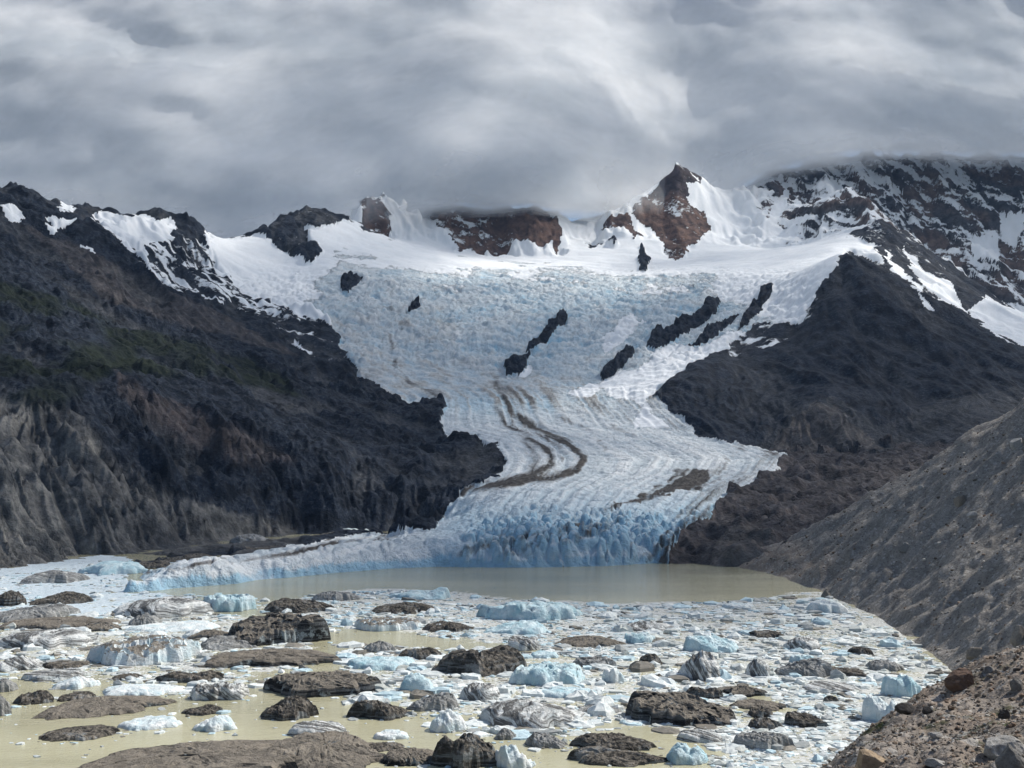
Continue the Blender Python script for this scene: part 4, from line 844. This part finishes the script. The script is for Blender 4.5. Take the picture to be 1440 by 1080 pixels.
BERGS = [
 (262,1108,372,74,'slab','brown','huge low brown boulder-like iceberg, broadest on the lake, fissured top',-.2,.8),
 (445,1088,215,74,'ridge','brown','big brown humped iceberg pressed behind the broadest brown one',-.3,.8),
 (112,1043,108,28,'dome','dark','flat black gravelly iceberg alone in rippled open water'),
 (150,1008,194,36,'ridge','brown','long smooth brown sweeping iceberg with pointed tips',.0,.5),
 (211,1027,88,20,'floe','white','elongated white floe beside the sweeping brown iceberg'),
 (302,1030,62,26,'wedge','white','slanted clean white floe shaped like a leaf in open water',.4),
 (284,1007,58,20,'lumps','dark','dark grey bone shaped lump of ice in open water',-.6),
 (309,986,82,30,'block','stripe','white block with vertical dark streaks near the bone shaped lump'),
 (107,970,66,21,'pyramid','white','white pyramid with pale blue face on a low base'),
 (203,980,114,22,'lumps','white','row of small white ice humps beside the white pyramid'),
 (266,962,98,24,'lumps','dark','black jagged twin lump beside a thin white floe'),
 (204,936,160,48,'block','browntop','cracked brown topped block with blue white broken side'),
 (384,938,194,30,'slab','brown','long low grey brown slab iceberg ending in a thin tail',.3,.45),
 (392,908,146,52,'tilt','brown','big tilted brown slab iceberg with steep right edge',.7,.5),
 (296,901,70,19,'ridge','brown','small brown mound touching the big tilted brown slab'),
 (326,914,90,22,'lumps','grey','grey and white rubble lumps below the big tilted slab'),
 (242,890,132,18,'lumps','white','thin white ice band behind the cracked brown topped block'),
 (205,882,48,22,'pyramid','grey','small grey tent shaped berg with streaks'),
 (232,870,148,36,'dome','stripe','wide grey white banded berg with swirling layers below the ice cliff'),
 (322,861,76,28,'block','blue','pale green blue berg with hollow beside the swirling banded berg'),
 (421,863,100,26,'lumps','dark','black twin humped berg beside the grey icy mounds'),
 (84,851,90,21,'lumps','dark','black rough berg lying on the pale brash sheet'),
 (14,853,44,26,'pyramid','dark','black pointed cone of debris on the brash sheet'),
 (48,874,126,27,'ridge','grey','long dark grey berg below the black pointed cone',.5),
 (84,885,166,22,'slab','brown','broad flat brown debris covered floe behind grey banded ice'),
 (142,888,56,17,'ridge','brown','small brown hump at the end of the broad brown floe'),
 (68,914,142,34,'dome','stripe','grey banded berg with bright white humped end',.6),
 (28,944,66,24,'ridge','stripe','low berg striped like a shell with dark ribs'),
 (90,941,70,14,'floe','dark','thin black floe lying on white banded ice'),
 (76,958,86,19,'block','stripe','ribbed white stump of ice below the thin black floe'),
 (180,957,44,13,'dome','dark','small dark hump in the channel of open water'),
 (2,974,44,22,'dome','grey','low rounded grey berg behind a taller grey one in open water'),
 (-6,1008,40,32,'dome','grey','tall rounded grey berg standing alone beside rippled open water'),
 (47,991,54,24,'lumps','dark','pair of small dark knobs beside white pyramid'),
 (108,986,52,14,'floe','dark','thin dark floe between white pyramid and sweeping brown iceberg'),
 (454,981,170,44,'slab','brown','thick brown topped slab iceberg with tall black front wall',-.3,.5),
 (407,1014,82,42,'ridge','dark','rough dark brown block below the thick black walled slab',.2),
 (446,1038,84,28,'dome','stripe','low grey striped floe beside the rough dark brown block'),
 (78,821,94,22,'dome','grey','grey blue domed berg in front of the pale shore'),
 (160,809,98,22,'lumps','blue','blue jagged berg at the end of the ice cliff'),
 (594,844,80,20,'lumps','blue','clean pale blue berg at the rim of the open water'),
 (472,846,68,17,'dome','grey','light grey pair of icy mounds near the open water'),
 (568,864,92,21,'ridge','dark','black peaked berg below the clean pale blue one'),
 (546,888,98,22,'block','browntop','brown capped berg with a fringe of hanging ice',.1),
 (632,889,78,20,'wedge','dark','dark grey peaked berg with long flat tail',-.45),
 (745,874,154,30,'block','blue','long blue tabular berg with a small tower',-.5,.4),
 (726,893,94,22,'lumps','blue','low rubble heap of pale blue ice below the tabular berg'),
 (535,918,48,19,'pyramid','grey','small grey cone berg with white skirt'),
 (590,928,64,21,'lumps','dark','ragged black debris clump beside the small grey cone'),
 (536,944,98,21,'floe','blue','long white blue floe below the ragged black clump'),
 (674,952,140,52,'lumps','dark','tallest black iceberg with bluish hollow face and brown foot'),
 (586,973,48,29,'dome','blue','small bright blue white berg with smooth rounded side'),
 (533,1014,92,37,'pyramid','dark','dark brown triangular heap of debris ice',-.3),
 (608,1001,76,30,'wedge','grey','grey wedge with white raised tip beside streaked ice',.6),
 (630,1031,52,36,'ridge','white','white upright berg with fine dark streaks'),
 (675,988,60,31,'dome','stripe','grey ribbed dome above the large striped ridge'),
 (750,1028,158,50,'ridge','stripe','large blue grey iceberg ridge with long curved stripes',-.2,.6),
 (770,966,110,37,'block','blue','broken turquoise white berg behind the large striped ridge'),
 (736,916,46,22,'block','stripe','white block hung with icicle like dark stripes'),
 (830,911,104,21,'ridge','brown','long low brown lined berg with narrow crest'),
 (900,906,46,18,'block','blue','small bright turquoise block beside the brown lined berg'),
 (800,984,84,18,'floe','blue','low turquoise floe behind the striped ridge'),
 (836,939,64,17,'block','grey','blue grey blocks joined in a short row'),
 (864,961,36,24,'lumps','white','compact cluster of white ice chunks'),
 (766,926,40,11,'floe','blue','small pale green floe near the black iceberg'),
 (655,1083,100,62,'lumps','dark','dark rubble iceberg with pale grey streak beside white curled ice'),
 (578,1078,86,31,'dome','brown','smooth grey brown oval slab in open water'),
 (722,1083,64,40,'lumps','white','curled white berg touching the dark rubble iceberg'),
 (768,1053,62,26,'wedge','grey','grey wedge berg with flat sloping top in open water',-.5),
 (711,1041,34,19,'wedge','grey','tiny grey white splinter above the curled white berg'),
 (862,1059,124,35,'ridge','dark','long dark tapering iceberg lying parallel to a stony one',-.2,.5),
 (872,1079,150,34,'ridge','dark','narrow stony black iceberg below the long tapering one',-.5,.4),
 (550,1041,50,15,'floe','white','white ragged floe between dark debris bergs'),
 (538,1058,62,17,'dome','dark','low dark floe touching the ragged white one'),
 (845,1004,74,17,'wedge','grey','grey flat wedge behind the long tapering iceberg'),
 (958,1022,160,56,'tilt','brown','big dark brown tilted slab iceberg with sharp shaded front',-.7,.55),
 (1000,919,78,26,'tilt','blue','smooth blue white wedge with flat tilted top',-.8,.5),
 (984,958,66,46,'pyramid','stripe','steep pyramid iceberg wrapped in fine grey stripes',.2),
 (1066,952,36,28,'pyramid','stripe','little striped cone beside the muddy pool'),
 (1130,953,84,30,'ridge','grey','dark grey curved ridge berg with one sharp peak',.4,.5),
 (1190,953,84,17,'wedge','dark','thin dark tail of ice beside the sharp grey peak',-.6,.5),
 (1128,934,36,15,'block','blue','small greenish spires behind the curved grey ridge'),
 (908,890,86,19,'ridge','stripe','brown striped mound at the inner edge of the white pack'),
 (1075,898,58,15,'lumps','dark','dark fringe of debris on a grey floe'),
 (1128,915,54,22,'dome','stripe','grey striped rounded floe in the white pack'),
 (915,936,34,20,'pyramid','dark','small black peak beside the turquoise block'),
 (926,958,18,12,'pyramid','dark','tiny black cone near the big tilted dark slab'),
 (990,983,54,21,'lumps','dark','dark grey broken rock-like berg below the striped pyramid'),
 (1048,981,66,21,'ridge','brown','brown grey humped berg beside the muddy pool'),
 (1066,999,80,17,'floe','brown','flat grey brown floe between dark lumps'),
 (1077,1028,50,23,'dome','dark','round dark boulder-like berg'),
 (1070,1010,36,17,'lumps','dark','small dark knob just behind the round dark berg'),
 (1134,1024,60,25,'tilt','dark','black wedge with straight sharp edge in the white pack',-.8,.5),
 (1074,1057,84,31,'slab','grey','grey slab with dark underside near the bank',.4),
 (984,1045,64,22,'dome','stripe','rounded grey streaked berg below the big tilted dark slab'),
 (966,1077,60,33,'lumps','blue','bright pale blue broken ice below the rounded grey streaked berg'),
 (1268,981,56,35,'lumps','blue','turquoise and white broken berg in the pack near the bank rim'),
 (1244,1018,62,42,'lumps','white','white rubble of ice close to the near bank'),
 (1170,976,84,20,'dome','stripe','low dome of grey concentric layers in the white pack'),
 (1169,989,22,13,'ridge','dark','small dark splinter below the concentric dome'),
 (1210,921,36,14,'dome','dark','small dark grey stone-like berg in the white pack'),
 (1244,944,54,18,'dome','grey','flat grey rounded berg near the gravel shore'),
 (1163,863,60,22,'lumps','white','bright white jumble of floes at the pack edge by the shore'),
 (1038,857,46,10,'floe','white','long thin white floe at the edge of the open water'),
 (262,792,92,15,'lumps','dark','black debris berg behind the low tip of the ice cliff'),
 (345,778,120,13,'lumps','dark','long black debris raft in the channel behind the ice cliff'),
 (352,766,60,17,'dome','grey','grey dome berg in the channel under the dark mountain'),
 (432,769,120,12,'lumps','dark','black rubble raft beside the glacier in the shaded channel'),
 (480,757,70,11,'dome','dark','low black berg at the far end of the shaded channel'),
 (210,800,60,14,'lumps','dark','black rubble at the tip of the blue cliff'),
 (502,752,46,10,'lumps','white','white ice jumble at the far end of the channel'),
]
for k, b_ in enumerate(BERGS): berg(k, *b_)

# ------------------------------------------------------------------ floes and brash
def floe_material():
    t = NT('floe_ice'); c = t.attr('tint', 'Vector'); W_ = t.pos(); n1 = t.noise(W_, .5, 4, .65)
    col = t.mix(t.remap(n1, .3, .65), t.mix(1.0, c, (.62, .70, .74), 'MULTIPLY'), c)
    return t.done(t.bsdf(col, .6, .3, t.bump(n1, .5, .7)))
M_FLOE = floe_material()
def floes(n, pl, smed, sig, smax, tints, wts, zsc=1.0):
    pl = np.array(pl, float); out = []
    x0, y0 = pl.min(0); x1, y1 = pl.max(0); px = np.zeros(0); py = px
    while len(px) < n:
        a = rng.uniform(x0, x1, n); b = rng.uniform(y0, y1, n); m = inpoly(a, b, pl)
        cl = fbm(a / 55, b / 14, 701, 3) + rng.normal(0, .35, n); m &= cl > -.22                     # gather into patches
        m &= a < np.interp(b, [797, 806, 830, 852, 870, 893, 912, 935, 948], [1035, 1080, 1150, 1200, 1240, 1270, 1300, 1330, 1345], right=1500) - 4
        px = np.concatenate([px, a[m]]); py = np.concatenate([py, b[m]])
    px, py = px[:n], py[:n]; sz = np.minimum(np.exp(rng.normal(math.log(smed), sig, n)), smax)
    ti = np.array(tints)[rng.choice(len(tints), n, p=wts)] * rng.uniform(.8, 1.08, (n, 1))
    return np.column_stack([px, py, sz, ti, np.full(n, zsc)])
WH, BL, GR, BR, SL = (.80, .82, .80), (.58, .72, .77), (.42, .43, .42), (.24, .215, .18), (.60, .61, .57)
TI = [WH, BL, GR, BR, SL]
FL = np.vstack([
 floes(10800, [(820,850),(1020,848),(1150,833),(1240,870),(1300,912),(1345,948),(1380,1000),(1180,1090),(1000,1085),(990,1040),(1110,1000),(1040,955),(920,930),(850,900)], 6, .72, 30, TI, [.46,.12,.14,.05,.23]),
 floes(3600, [(430,838),(560,829),(700,842),(850,850),(930,900),(860,935),(700,905),(600,895),(440,878),(370,862)], 6, .62, 26, TI, [.40,.34,.12,.04,.10]),
 floes(2600, [(480,905),(900,925),(1050,960),(1040,1050),(900,1020),(760,1040),(640,1035),(560,1000),(480,990)], 7, .85, 44, TI, [.52,.16,.15,.07,.10]),
 floes(2000, [(0,868),(300,860),(440,880),(430,950),(300,985),(140,965),(0,955)], 8, .6, 34, TI, [.5,.1,.2,.1,.1]),
 floes(1700, [(-30,815),(60,800),(140,788),(178,800),(180,836),(320,835),(400,850),(160,866),(-30,866)], 5, .5, 16, TI, [.35,.45,.1,.02,.08]),
 floes(420, [(-20,860),(1200,860),(1180,1085),(-20,1085)], 7, .6, 26, TI, [.5,.1,.2,.1,.1]),
 np.vstack([floes(16 if b_[2] > 50 else 8, [(b_[0] - b_[2] * .62, b_[1] - b_[3] * .5), (b_[0] + b_[2] * .62, b_[1] - b_[3] * .5), (b_[0] + b_[2] * .55, b_[1] + 5), (b_[0] - b_[2] * .55, b_[1] + 5)], 6, .6, 20, TI, [.5, .12, .2, .08, .1]) for b_ in BERGS if b_[1] > 830]),
 floes(160, [(300,772),(420,756),(500,750),(560,752),(480,760),(330,782)], 4, .5, 10, TI, [.3,.3,.3,.05,.05]),
])
def floe_geo(f, nseg, rich):
    px, py, sz = f[0], f[1], f[2]; p = on_z(px, py); m = p[1] / FPX; R = sz * m * .5
    th = np.sort(rng.uniform(0, 6.283, nseg) * .5 + np.linspace(0, 6.283, nseg, endpoint=False) * .5 + np.linspace(0, 3.14, nseg) * 0)
    th = np.linspace(0, 6.283, nseg, endpoint=False) + rng.uniform(-.3, .3, nseg)
    el = rng.uniform(.55, 1.25); ro = rng.uniform(-.5, .5); rr = R * rng.uniform(.65, 1.15, nseg)
    x = rr * np.cos(th); y = rr * np.sin(th) * el; x, y = x * math.cos(ro) - y * math.sin(ro), x * math.sin(ro) + y * math.cos(ro)
    hh = np.clip(R * rng.uniform(.05, .22) * (2.6 if rng.random() < .18 else 1), .15, 3.2)
    tilt = rng.normal(0, .12, 2)
    zt = np.clip(hh * rng.uniform(.5, 1.1, nseg) + (x * tilt[0] + y * tilt[1]) * .5, .08, None)
    ring0 = np.stack([x * 1.04, y * 1.04, np.full(nseg, -.3)], -1); ring1 = np.stack([x * .93, y * .93, zt], -1)
    c = np.array([[rng.uniform(-.2, .2) * R, rng.uniform(-.2, .2) * R, hh * rng.uniform(.9, 2.0)]])
    i = np.arange(nseg); j = (i + 1) % nseg
    if rich:
        ring2 = np.stack([x * .5 + c[0, 0] * .5, y * .5 + c[0, 1] * .5, zt * .4 + c[0, 2] * rng.uniform(.3, .8, nseg)], -1)
        V = np.vstack([ring0, ring1, ring2, c]); Qd = np.vstack([np.stack([i, j, j + nseg, i + nseg], -1), np.stack([i + nseg, j + nseg, j + 2 * nseg, i + 2 * nseg], -1)]); T = np.stack([i + 2 * nseg, j + 2 * nseg, np.full(nseg, 3 * nseg)], -1)
    else:
        V = np.vstack([ring0, ring1, c]); Qd = np.stack([i, j, j + nseg, i + nseg], -1); T = np.stack([i + nseg, j + nseg, np.full(nseg, 2 * nseg)], -1)
    return p, V, Qd, T
order = np.argsort(-FL[:, 2]); FL = FL[order]
LBL = {0: 'small flat white ice floe drifting among the icebergs', 1: 'small pale blue ice floe drifting among the icebergs', 2: 'small grey ice floe drifting among the icebergs', 3: 'small brown dirty ice floe drifting among the icebergs', 4: 'small dull cream coloured ice floe drifting among the icebergs'}
for f in FL[:290]:
    p, Vv, Qd, T = floe_geo(f, 11, True)
    j = int(np.argmin([np.abs(np.array(t_) / np.sum(t_) - f[3:6] / f[3:6].sum()).sum() + .4 * abs(np.sum(t_) - f[3:6].sum()) for t_ in TI]))
    o = mesh_obj('ice_floe', Vv, [Qd, T], M_FLOE, {'tint': np.tile(f[3:6], (len(Vv), 1))}, smooth=False); o.location = (p[0], p[1], 0)
    tag(o, LBL[j], 'ice floe', ['white', 'pale blue', 'grey', 'brown', 'cream'][j] + ' ice floes on the lake')
VS, QS, TS, CS = [], [], [], []; off = 0
for f in FL[290:]:
    p, Vv, Qd, T = floe_geo(f, 6, False); VS.append(Vv + [p[0], p[1], 0]); QS.append(Qd + off); TS.append(T + off); CS.append(np.tile(f[3:6], (len(Vv), 1))); off += len(Vv)
o = mesh_obj('brash_ice', np.vstack(VS), [np.vstack(QS), np.vstack(TS)], M_FLOE, {'tint': np.vstack(CS)}, smooth=False); tag(o, 'countless small fragments of brash ice floating on the lake', kind='stuff')
# pale frozen brash sheet by the left shore
ks = np.linspace(-.54, -.24, 270); ys = np.arange(770, 1420, 2.6); K_, Y_ = np.meshgrid(ks, ys); X_ = K_ * Y_
Z_ = .25 + .55 * ridged(X_ / 22, Y_ / 22, 801, 4, .6) * .6 + .3 * fbm(X_ / 5, Y_ / 5, 811, 3) - .25
pxs, pys = project(X_, Y_, 0 * X_); wv = fbm(X_ / 40, Y_ / 40, 821, 4)
ins = inpoly(pxs + wv * 12, pys + wv * 4, [(-60,812),(0,800),(60,791),(140,780),(190,786),(178,798),(184,836),(280,838),(240,850),(150,866),(60,864),(-60,872)])
q = grid_quads(*X_.shape); kq = ins.ravel()[q].all(1); u_, inv = np.unique(q[kq], return_inverse=True)
o = mesh_obj('brash_sheet', np.stack([X_, Y_, Z_], -1).reshape(-1, 3)[u_], inv.reshape(-1, 4), M_FLOE, {'tint': np.tile((.66, .73, .77), (len(u_), 1))}); tag(o, 'pale blue white sheet of packed brash ice by the shaded shore', kind='stuff')
# ================================================================== cloud: a billowing bank on the crest and the deck it spreads overhead
def cloud_material(name, seed, mixd, noisy, scale):
    t = NT(name); P = t.pos()
    det = t.noise(t.mapping(P, (1, 1, 1.25), loc=(seed * 37, seed * 11, 0)), scale, 6, .62, .6)
    a0 = t.sep(t.attr('vapour', 'Vector'))
    al = t.math('MULTIPLY', t.math('ADD', a0[0], t.math('MULTIPLY', t.math('SUBTRACT', det, .5), noisy), clamp=True), a0[1])
    tr = t.n('ShaderNodeBsdfTransparent'); tl = t.n('ShaderNodeBsdfTranslucent'); df = t.n('ShaderNodeBsdfDiffuse')
    thk_shade = t.remap(t.math('ADD', a0[2], t.math('MULTIPLY', t.math('SUBTRACT', det, .5), 1.2)), 0, 1)
    col = t.mix(thk_shade, (.94, .95, .96), (.66, .70, .74))  # greyer colour stands in for the shade inside thick cloud
    t.put(tl.inputs[0], col); t.put(df.inputs[0], col)
    m1 = t.n('ShaderNodeMixShader'); m1.inputs[0].default_value = mixd
    t.t.links.new(tl.outputs[0], m1.inputs[1]); t.t.links.new(df.outputs[0], m1.inputs[2])
    m2 = t.n('ShaderNodeMixShader'); t.put(m2.inputs[0], al)
    t.t.links.new(tr.outputs[0], m2.inputs[1]); t.t.links.new(m1.outputs[0], m2.inputs[2])
    return t.done(m2.outputs[0])
def billow(x, y, s, o=4, g=.5):
    v = 0; a = 1.0
    for k in range(o): v = v + a * np.sqrt(perlin(x * 2 ** k + 3.1 * k, y * 2 ** k - 7.7 * k, s + k) ** 2 + .012); a *= g
    return v
gx = np.concatenate([np.linspace(-12000, -3300, 30)[:-1], np.arange(-3300, 3900, 34), np.linspace(3900, 13000, 30)])
gs = np.linspace(0, 1, 62) ** 1.25
X, Sg = np.meshgrid(gx, gs)
zb = np.interp(X, [-3000, -1100, -650, -300, 150, 400, 690, 900, 1020, 1500, 3000], [880, 900, 960, 1070, 1075, 1110, 1140, 1180, 1330, 1425, 1425])
yb = np.interp(X, [-3000, -700, -200, 100, 300, 700, 950, 1250, 2000, 3000], [4350, 4180, 4080, 4120, 4260, 4740, 4800, 4660, 4720, 4760])
zt, yt = 3200.0, 6000.0
for _ in range(40):                                        # ease the foot line
    yb[:, 1:-1] = (yb[:, :-2] + yb[:, 2:] + 2 * yb[:, 1:-1]) / 4; zb[:, 1:-1] = (zb[:, :-2] + zb[:, 2:] + 2 * zb[:, 1:-1]) / 4
nq = grid_quads(*X.shape)
for k in range(5):
    fr = k / 4.0                                             # 0: the solid bank, 1: the thinnest veil in front of it
    Zw = zb + (zt - zb) * Sg; Yw = yb + (yt - yb) * Sg
    bl = billow(X / 1250 + .05 * k + .08 * fbm(X / 900, Zw / 700, 621, 2), Zw / 850, 601, 5, .44)
    push = (bl - .55) * 210 * (1 - .35 * fr) * sstep(-.02, .25, Sg)
    Yw = Yw - push * .85 - fr * 260 + 30; Zw = Zw - push * .30 + (0 if k == 0 else fbm(X / 300, Zw / 260, 631 + k, 3) * 30)
    soft = fbm(X / 330, Zw / 200, 641 + k, 4) * .5
    if k == 0: a_ = np.clip(1.5 * sstep(.0, .05 + .06 * sstep(900, 1300, X), Sg + .03 * soft), 0, 1.5); am = np.full(X.shape, 1.0)
    else: a_ = np.clip(.55 + soft, 0, 1) * sstep(0, .03, Sg) * (1 - .6 * sstep(.05, .3, Sg)); am = np.full(X.shape, .46 - .20 * fr)
    th = np.clip(.34 + .15 * sstep(200, -1500, X) + .95 * fbm(X / 900, Zw / 520, 651, 4, .55) - .25 * sstep(-200, 500, X) * sstep(.15, .03, Sg), 0, 1)  # painted shade: greyer to the left, brighter near the crest
    o = mesh_obj('cloud_bank', np.stack([X, Yw, Zw], -1).reshape(-1, 3), nq, cloud_material('cloud_vapour', k + 1, .85, .9 if k else .35, .0042), {'vapour': np.stack([a_, am, th], -1).reshape(-1, 3)})
    tag(o, 'grey billowing cloud bank lying on the range and hiding its summits', kind='stuff')
gx = np.concatenate([np.linspace(-14000, -2500, 24)[:-1], np.arange(-2500, 6500, 100), np.linspace(6500, 16000, 22)]); gy = np.concatenate([np.arange(1500, 5450, 100)])
X, Y = np.meshgrid(gx, gy)
for k in range(3):
    Z = 2720 + 70 * k + fbm(X / 900, Y / 900, 701 + k, 3) * 45
    edge = sstep(1750, 2350, Y + fbm(X / 700, Y / 700, 705, 4) * 350)          # the deck ends short of the near lake
    a_ = np.clip(.62 + fbm(X / 800, Y / 800, 711, 4) * .8, .2, 1.1) * edge
    o = mesh_obj('cloud_deck', np.stack([X, Y, Z], -1).reshape(-1, 3), grid_quads(*X.shape), cloud_material('cloud_vapour', 20 + k, .2, .8, .003),
                 {'vapour': np.stack([a_, np.full(X.shape, .48), np.clip(.5 + fbm(X / 800, Y / 800, 721, 4) * .6, 0, 1)], -1).reshape(-1, 3)})
    tag(o, 'grey broken cloud deck spreading overhead from the range', kind='stuff')
# ================================================================== thin blue air
def haze():
    x0, x1, y0, y1, z0, z1 = -17000, 17000, -4000, 8000, -900, 3500
    v = [(x, y, z) for z in (z0, z1) for y in (y0, y1) for x in (x0, x1)]
    f = np.array([(0, 2, 3, 1), (4, 5, 7, 6), (0, 1, 5, 4), (2, 6, 7, 3), (0, 4, 6, 2), (1, 3, 7, 5)])
    t = NT('thin_air'); p = t.n('ShaderNodeVolumePrincipled'); p.inputs['Color'].default_value = (.42, .62, .98, 1); p.inputs['Density'].default_value = 1.1e-5; p.inputs['Anisotropy'].default_value = .2
    t.t.links.new(p.outputs[0], t.out.inputs['Volume'])
    o = mesh_obj('haze', v, f, t.mat, smooth=False); tag(o, 'thin bluish mountain air', kind='stuff')
haze()
